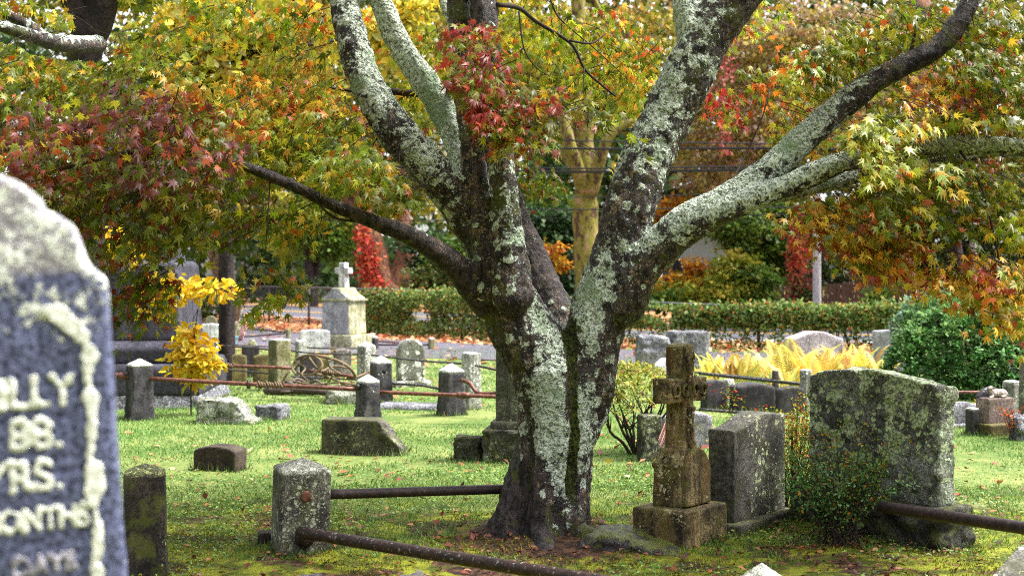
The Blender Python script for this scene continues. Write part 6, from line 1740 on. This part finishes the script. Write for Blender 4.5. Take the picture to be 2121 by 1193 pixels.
thin_bush('cotoneaster_shoots', 'taller arching yellowing shoots against the big lichened monument', 1745, 6.72, 16, .64, .30, [(110, 130, 50, 3), (150, 140, 46, 2), (200, 130, 40, .8), (80, 108, 50, 2)], 900, .019, .1, .12)
def fern(label, px, d, h, n, pal):
    b = np.array([P(px, 0, d)[0], d, 0.0])
    T = thing('fern', label, 'fern', b, 0, 'yellow ferns behind the iron rails')
    for i in range(int(n*.5)):
        Vl, Cl, Fl, k0 = [], [], [], 0
        a = RR.uniform(0, 2*PI); L = h*RR.uniform(.7, 1.25); sp = L*RR.uniform(.15, .7); o = RR.uniform(.0, .25)
        t = np.linspace(0, 1, 24)
        dirv = np.array([math.cos(a), math.sin(a), 0])
        pts = dirv*(o+sp*t**1.5)[:, None]+np.array([0, 0, 1])*(L*(t-.28*t**2.6))[:, None]
        T_ = nrm(np.gradient(pts, axis=0)); side = nrm(np.cross(T_, np.array([0, 0, 1.])+dirv*.3)); nn = nrm(np.cross(side, T_))
        wd = L*.27*np.clip(t*5-.4, 0, 1)*(1-t)**.8+.004
        col = pick(pal if RR.random() < .85 else [(196, 150, 80), (170, 150, 60), (150, 110, 60)], 1, .2)[0]
        for sg in (-1, 1):
            p = pts[2:]; dr = side[2:]*sg+T_[2:]*.55; w = wd[2:][:, None]
            q = np.stack([p-T_[2:]*.006, p+dr*w*.45-T_[2:]*.009, p+dr*w-nn[2:]*w*.25, p+dr*w*.45+T_[2:]*.010], 1)
            V = q.reshape(-1, 3); Vl.append(V); m = len(q)
            Fl.append(np.arange(m*4).reshape(-1, 4)+k0); k0 += m*4
            Cl.append(np.repeat((col*(.8+.4*rng.random((m, 1)))), 4, 0))
        me = fast_mesh(np.concatenate(Vl), np.concatenate(Fl)); set_tint(me, np.concatenate(Cl)); obj('frond', me, M_LEAFB, T)
FP = [(250, 238, 150, 3), (244, 226, 120, 2), (228, 204, 92, 2), (214, 204, 110, 1.4)]
FO = [(244, 210, 104, 3), (232, 176, 74, 1), (248, 228, 130, 3)]
for i, (px, d, h, n, pal, lab) in enumerate((
    (1482, 17.0, .50, 30, FP, 'pale yellow fern at the left end of the fern bed, beside the brown cross'), (1524, 16.6, .52, 34, FP, 'second pale yellow fern from the left end of the fern bed'), (1568, 17.4, .46, 30, FP, 'low yellow fern in the dip left of the tall fern'),
    (1640, 16.8, .72, 34, FP, 'tallest yellow fern of the bed with an upright tip before the pinkish stone'), (1690, 16.4, .60, 36, FO, 'golden orange fern in front of the pinkish stone'), (1722, 17.2, .56, 30, FO, 'golden fern right of the pinkish stone crest'),
    (1770, 16.8, .58, 34, FP, 'pale yellow fern left of the slanted carved stone'), (1808, 16.4, .52, 28, FP, 'yellow fern at the right end of the bed beside the slanted stone'), (1625, 15.6, .40, 24, FP, 'short yellow fern leaning over the stubby dark post'))):
    fern(lab, px, d, h, n, pal)

def yew(name, label, blobs, n, ls, pal, d0):
    b = np.array([P(blobs[0][0], 0, d0)[0], d0, 0.0])
    T = thing(name, label, 'shrub', b)
    Vl, Fl, Cl, k0 = [], [], [], 0
    tot = sum(x[2]*x[3] for x in blobs)
    for px, py, rx, ry, d in blobs:
        m = int(n*rx*ry/tot); c = P(px, py, d); s = np.array([rx*d/F, rx*d/F*.8, ry*d/F])
        nc = m//14
        u = rand_dir(nc); u[:, 1] = -np.abs(u[:, 1])*.9+.3*u[:, 1]; u = nrm(u)
        r = .86+.16*rng.random(nc)+.30*fbm(u, 2.4, int(px), 3)
        ce = c+u*r[:, None]*s
        i = np.repeat(np.arange(nc), 14)
        off = rand_dir(len(i))*ls*1.5*rng.random((len(i), 1))
        base = ce[i]+off; un = u[i]
        k = base[:, 2] > 0
        base, un, i = base[k], un[k], i[k]; q = len(base)
        main = pick(pal, nc, .3)
        V, Fq, C = place_leaves(base, nrm(un+rand_dir(q)*.9+np.array([0, 0, .3])), nrm(un*.6+rand_dir(q)*.6+np.array([0, 0, .8])), ls*(.6+.8*rng.random(q)), main[i]*(.85+.3*rng.random((q, 1))), OVAL)
        Vl.append(V-b); Fl.append(Fq+k0); Cl.append(C); k0 += len(V)
    me = fast_mesh(np.concatenate(Vl), np.concatenate(Fl)); set_tint(me, np.concatenate(Cl)); obj('foliage', me, M_LEAFB, T)
    shrub_stems(T, b, 9, .9, .7, .03, K_DARK)
yew('yew_bush', 'large dense green yew bush behind the big lichened monument', [(2010, 740, 150, 120, 15.2), (2090, 700, 130, 110, 15.6), (1950, 690, 90, 70, 15.4), (1910, 760, 80, 80, 15), (2130, 780, 120, 100, 15)], 52000, .046, [(92, 136, 72, 3), (126, 168, 102, 3), (64, 100, 50, 2), (158, 192, 132, 1.4)], 15.2)
yew('juniper_bush', 'blue green juniper rising behind the green yew bush', [(1930, 650, 60, 50, 17.2), (1975, 640, 50, 50, 17.4), (1880, 680, 34, 34, 17)], 7000, .045, [(136, 166, 140, 3), (160, 188, 164, 2), (106, 138, 112, 2)], 17.2)

# ================================================================== untrimmed grass round the stones
def long_grass():
    bpy.context.view_layer.update()
    P0 = []
    for o in list(COL.objects):
        if o.parent is None and o.get('category') in ('post', 'gravestone', 'grave marker', 'grave cross', 'obelisk') and 4 < o.location.y < 20:
            ms = [c for c in o.children if c.type == 'MESH'] or ([o] if o.type == 'MESH' else [])
            V = []
            for c in ms:
                co = get_co(c.data)[::3]; M = np.array(c.matrix_world)
                V.append(co@M[:3, :3].T+M[:3, 3])
            V = np.concatenate(V); V = V[V[:, 2] < .10]
            if len(V) < 4: continue
            c = V[:, :2].mean(0); a = np.arctan2(V[:, 1]-c[1], V[:, 0]-c[0]); r = np.hypot(V[:, 0]-c[0], V[:, 1]-c[1])
            bins = np.full(48, 0.0); np.maximum.at(bins, ((a+PI)/(2*PI)*48).astype(int) % 48, r)
            if (bins == 0).any(): bins[bins == 0] = np.median(bins[bins > 0])
            n = int(200*bins.mean()/.15)
            t = rng.random(n)*2*PI-PI
            rr = np.interp((t+PI)/(2*PI)*48, np.arange(49)-.0, np.r_[bins, bins[0]])+np.abs(rng.normal(size=n))*.028
            P0.append(np.c_[c[0]+rr*np.cos(t), c[1]+rr*np.sin(t)])
    q = np.concatenate(P0); q = q[fbm(np.c_[q, 0*q[:, 0]], 4, 8, 2) > -.08]; n = len(q)
    b = np.c_[q, gz(q[:, 0], q[:, 1])-.005]
    h = .025+.055*rng.random(n)**1.5; a = rng.random(n)*2*PI; la = rng.random(n)*2*PI
    s = np.stack([np.cos(a), np.sin(a), 0*a], 1)*(.0022+.0003*q[:, 1:2])
    tip = b+np.stack([np.cos(la)*h*.5, np.sin(la)*h*.5, h], 1)
    me = fast_mesh(np.stack([b-s, b+s, tip], 1).reshape(-1, 3), np.arange(3*n).reshape(-1, 3))
    near = np.clip((q[:, 1]-6)/5, .55, 1)[:, None]
    set_tint(me, np.repeat(GREENS[rng.integers(0, 5, n)]*(.55+.5*rng.random((n, 1)))*near, 3, 0))
    tag(obj('long_grass', me, bpy.data.materials['grass_blade']), 'longer untrimmed grass fringing the stones and posts', 'grass', kind='stuff')
long_grass()
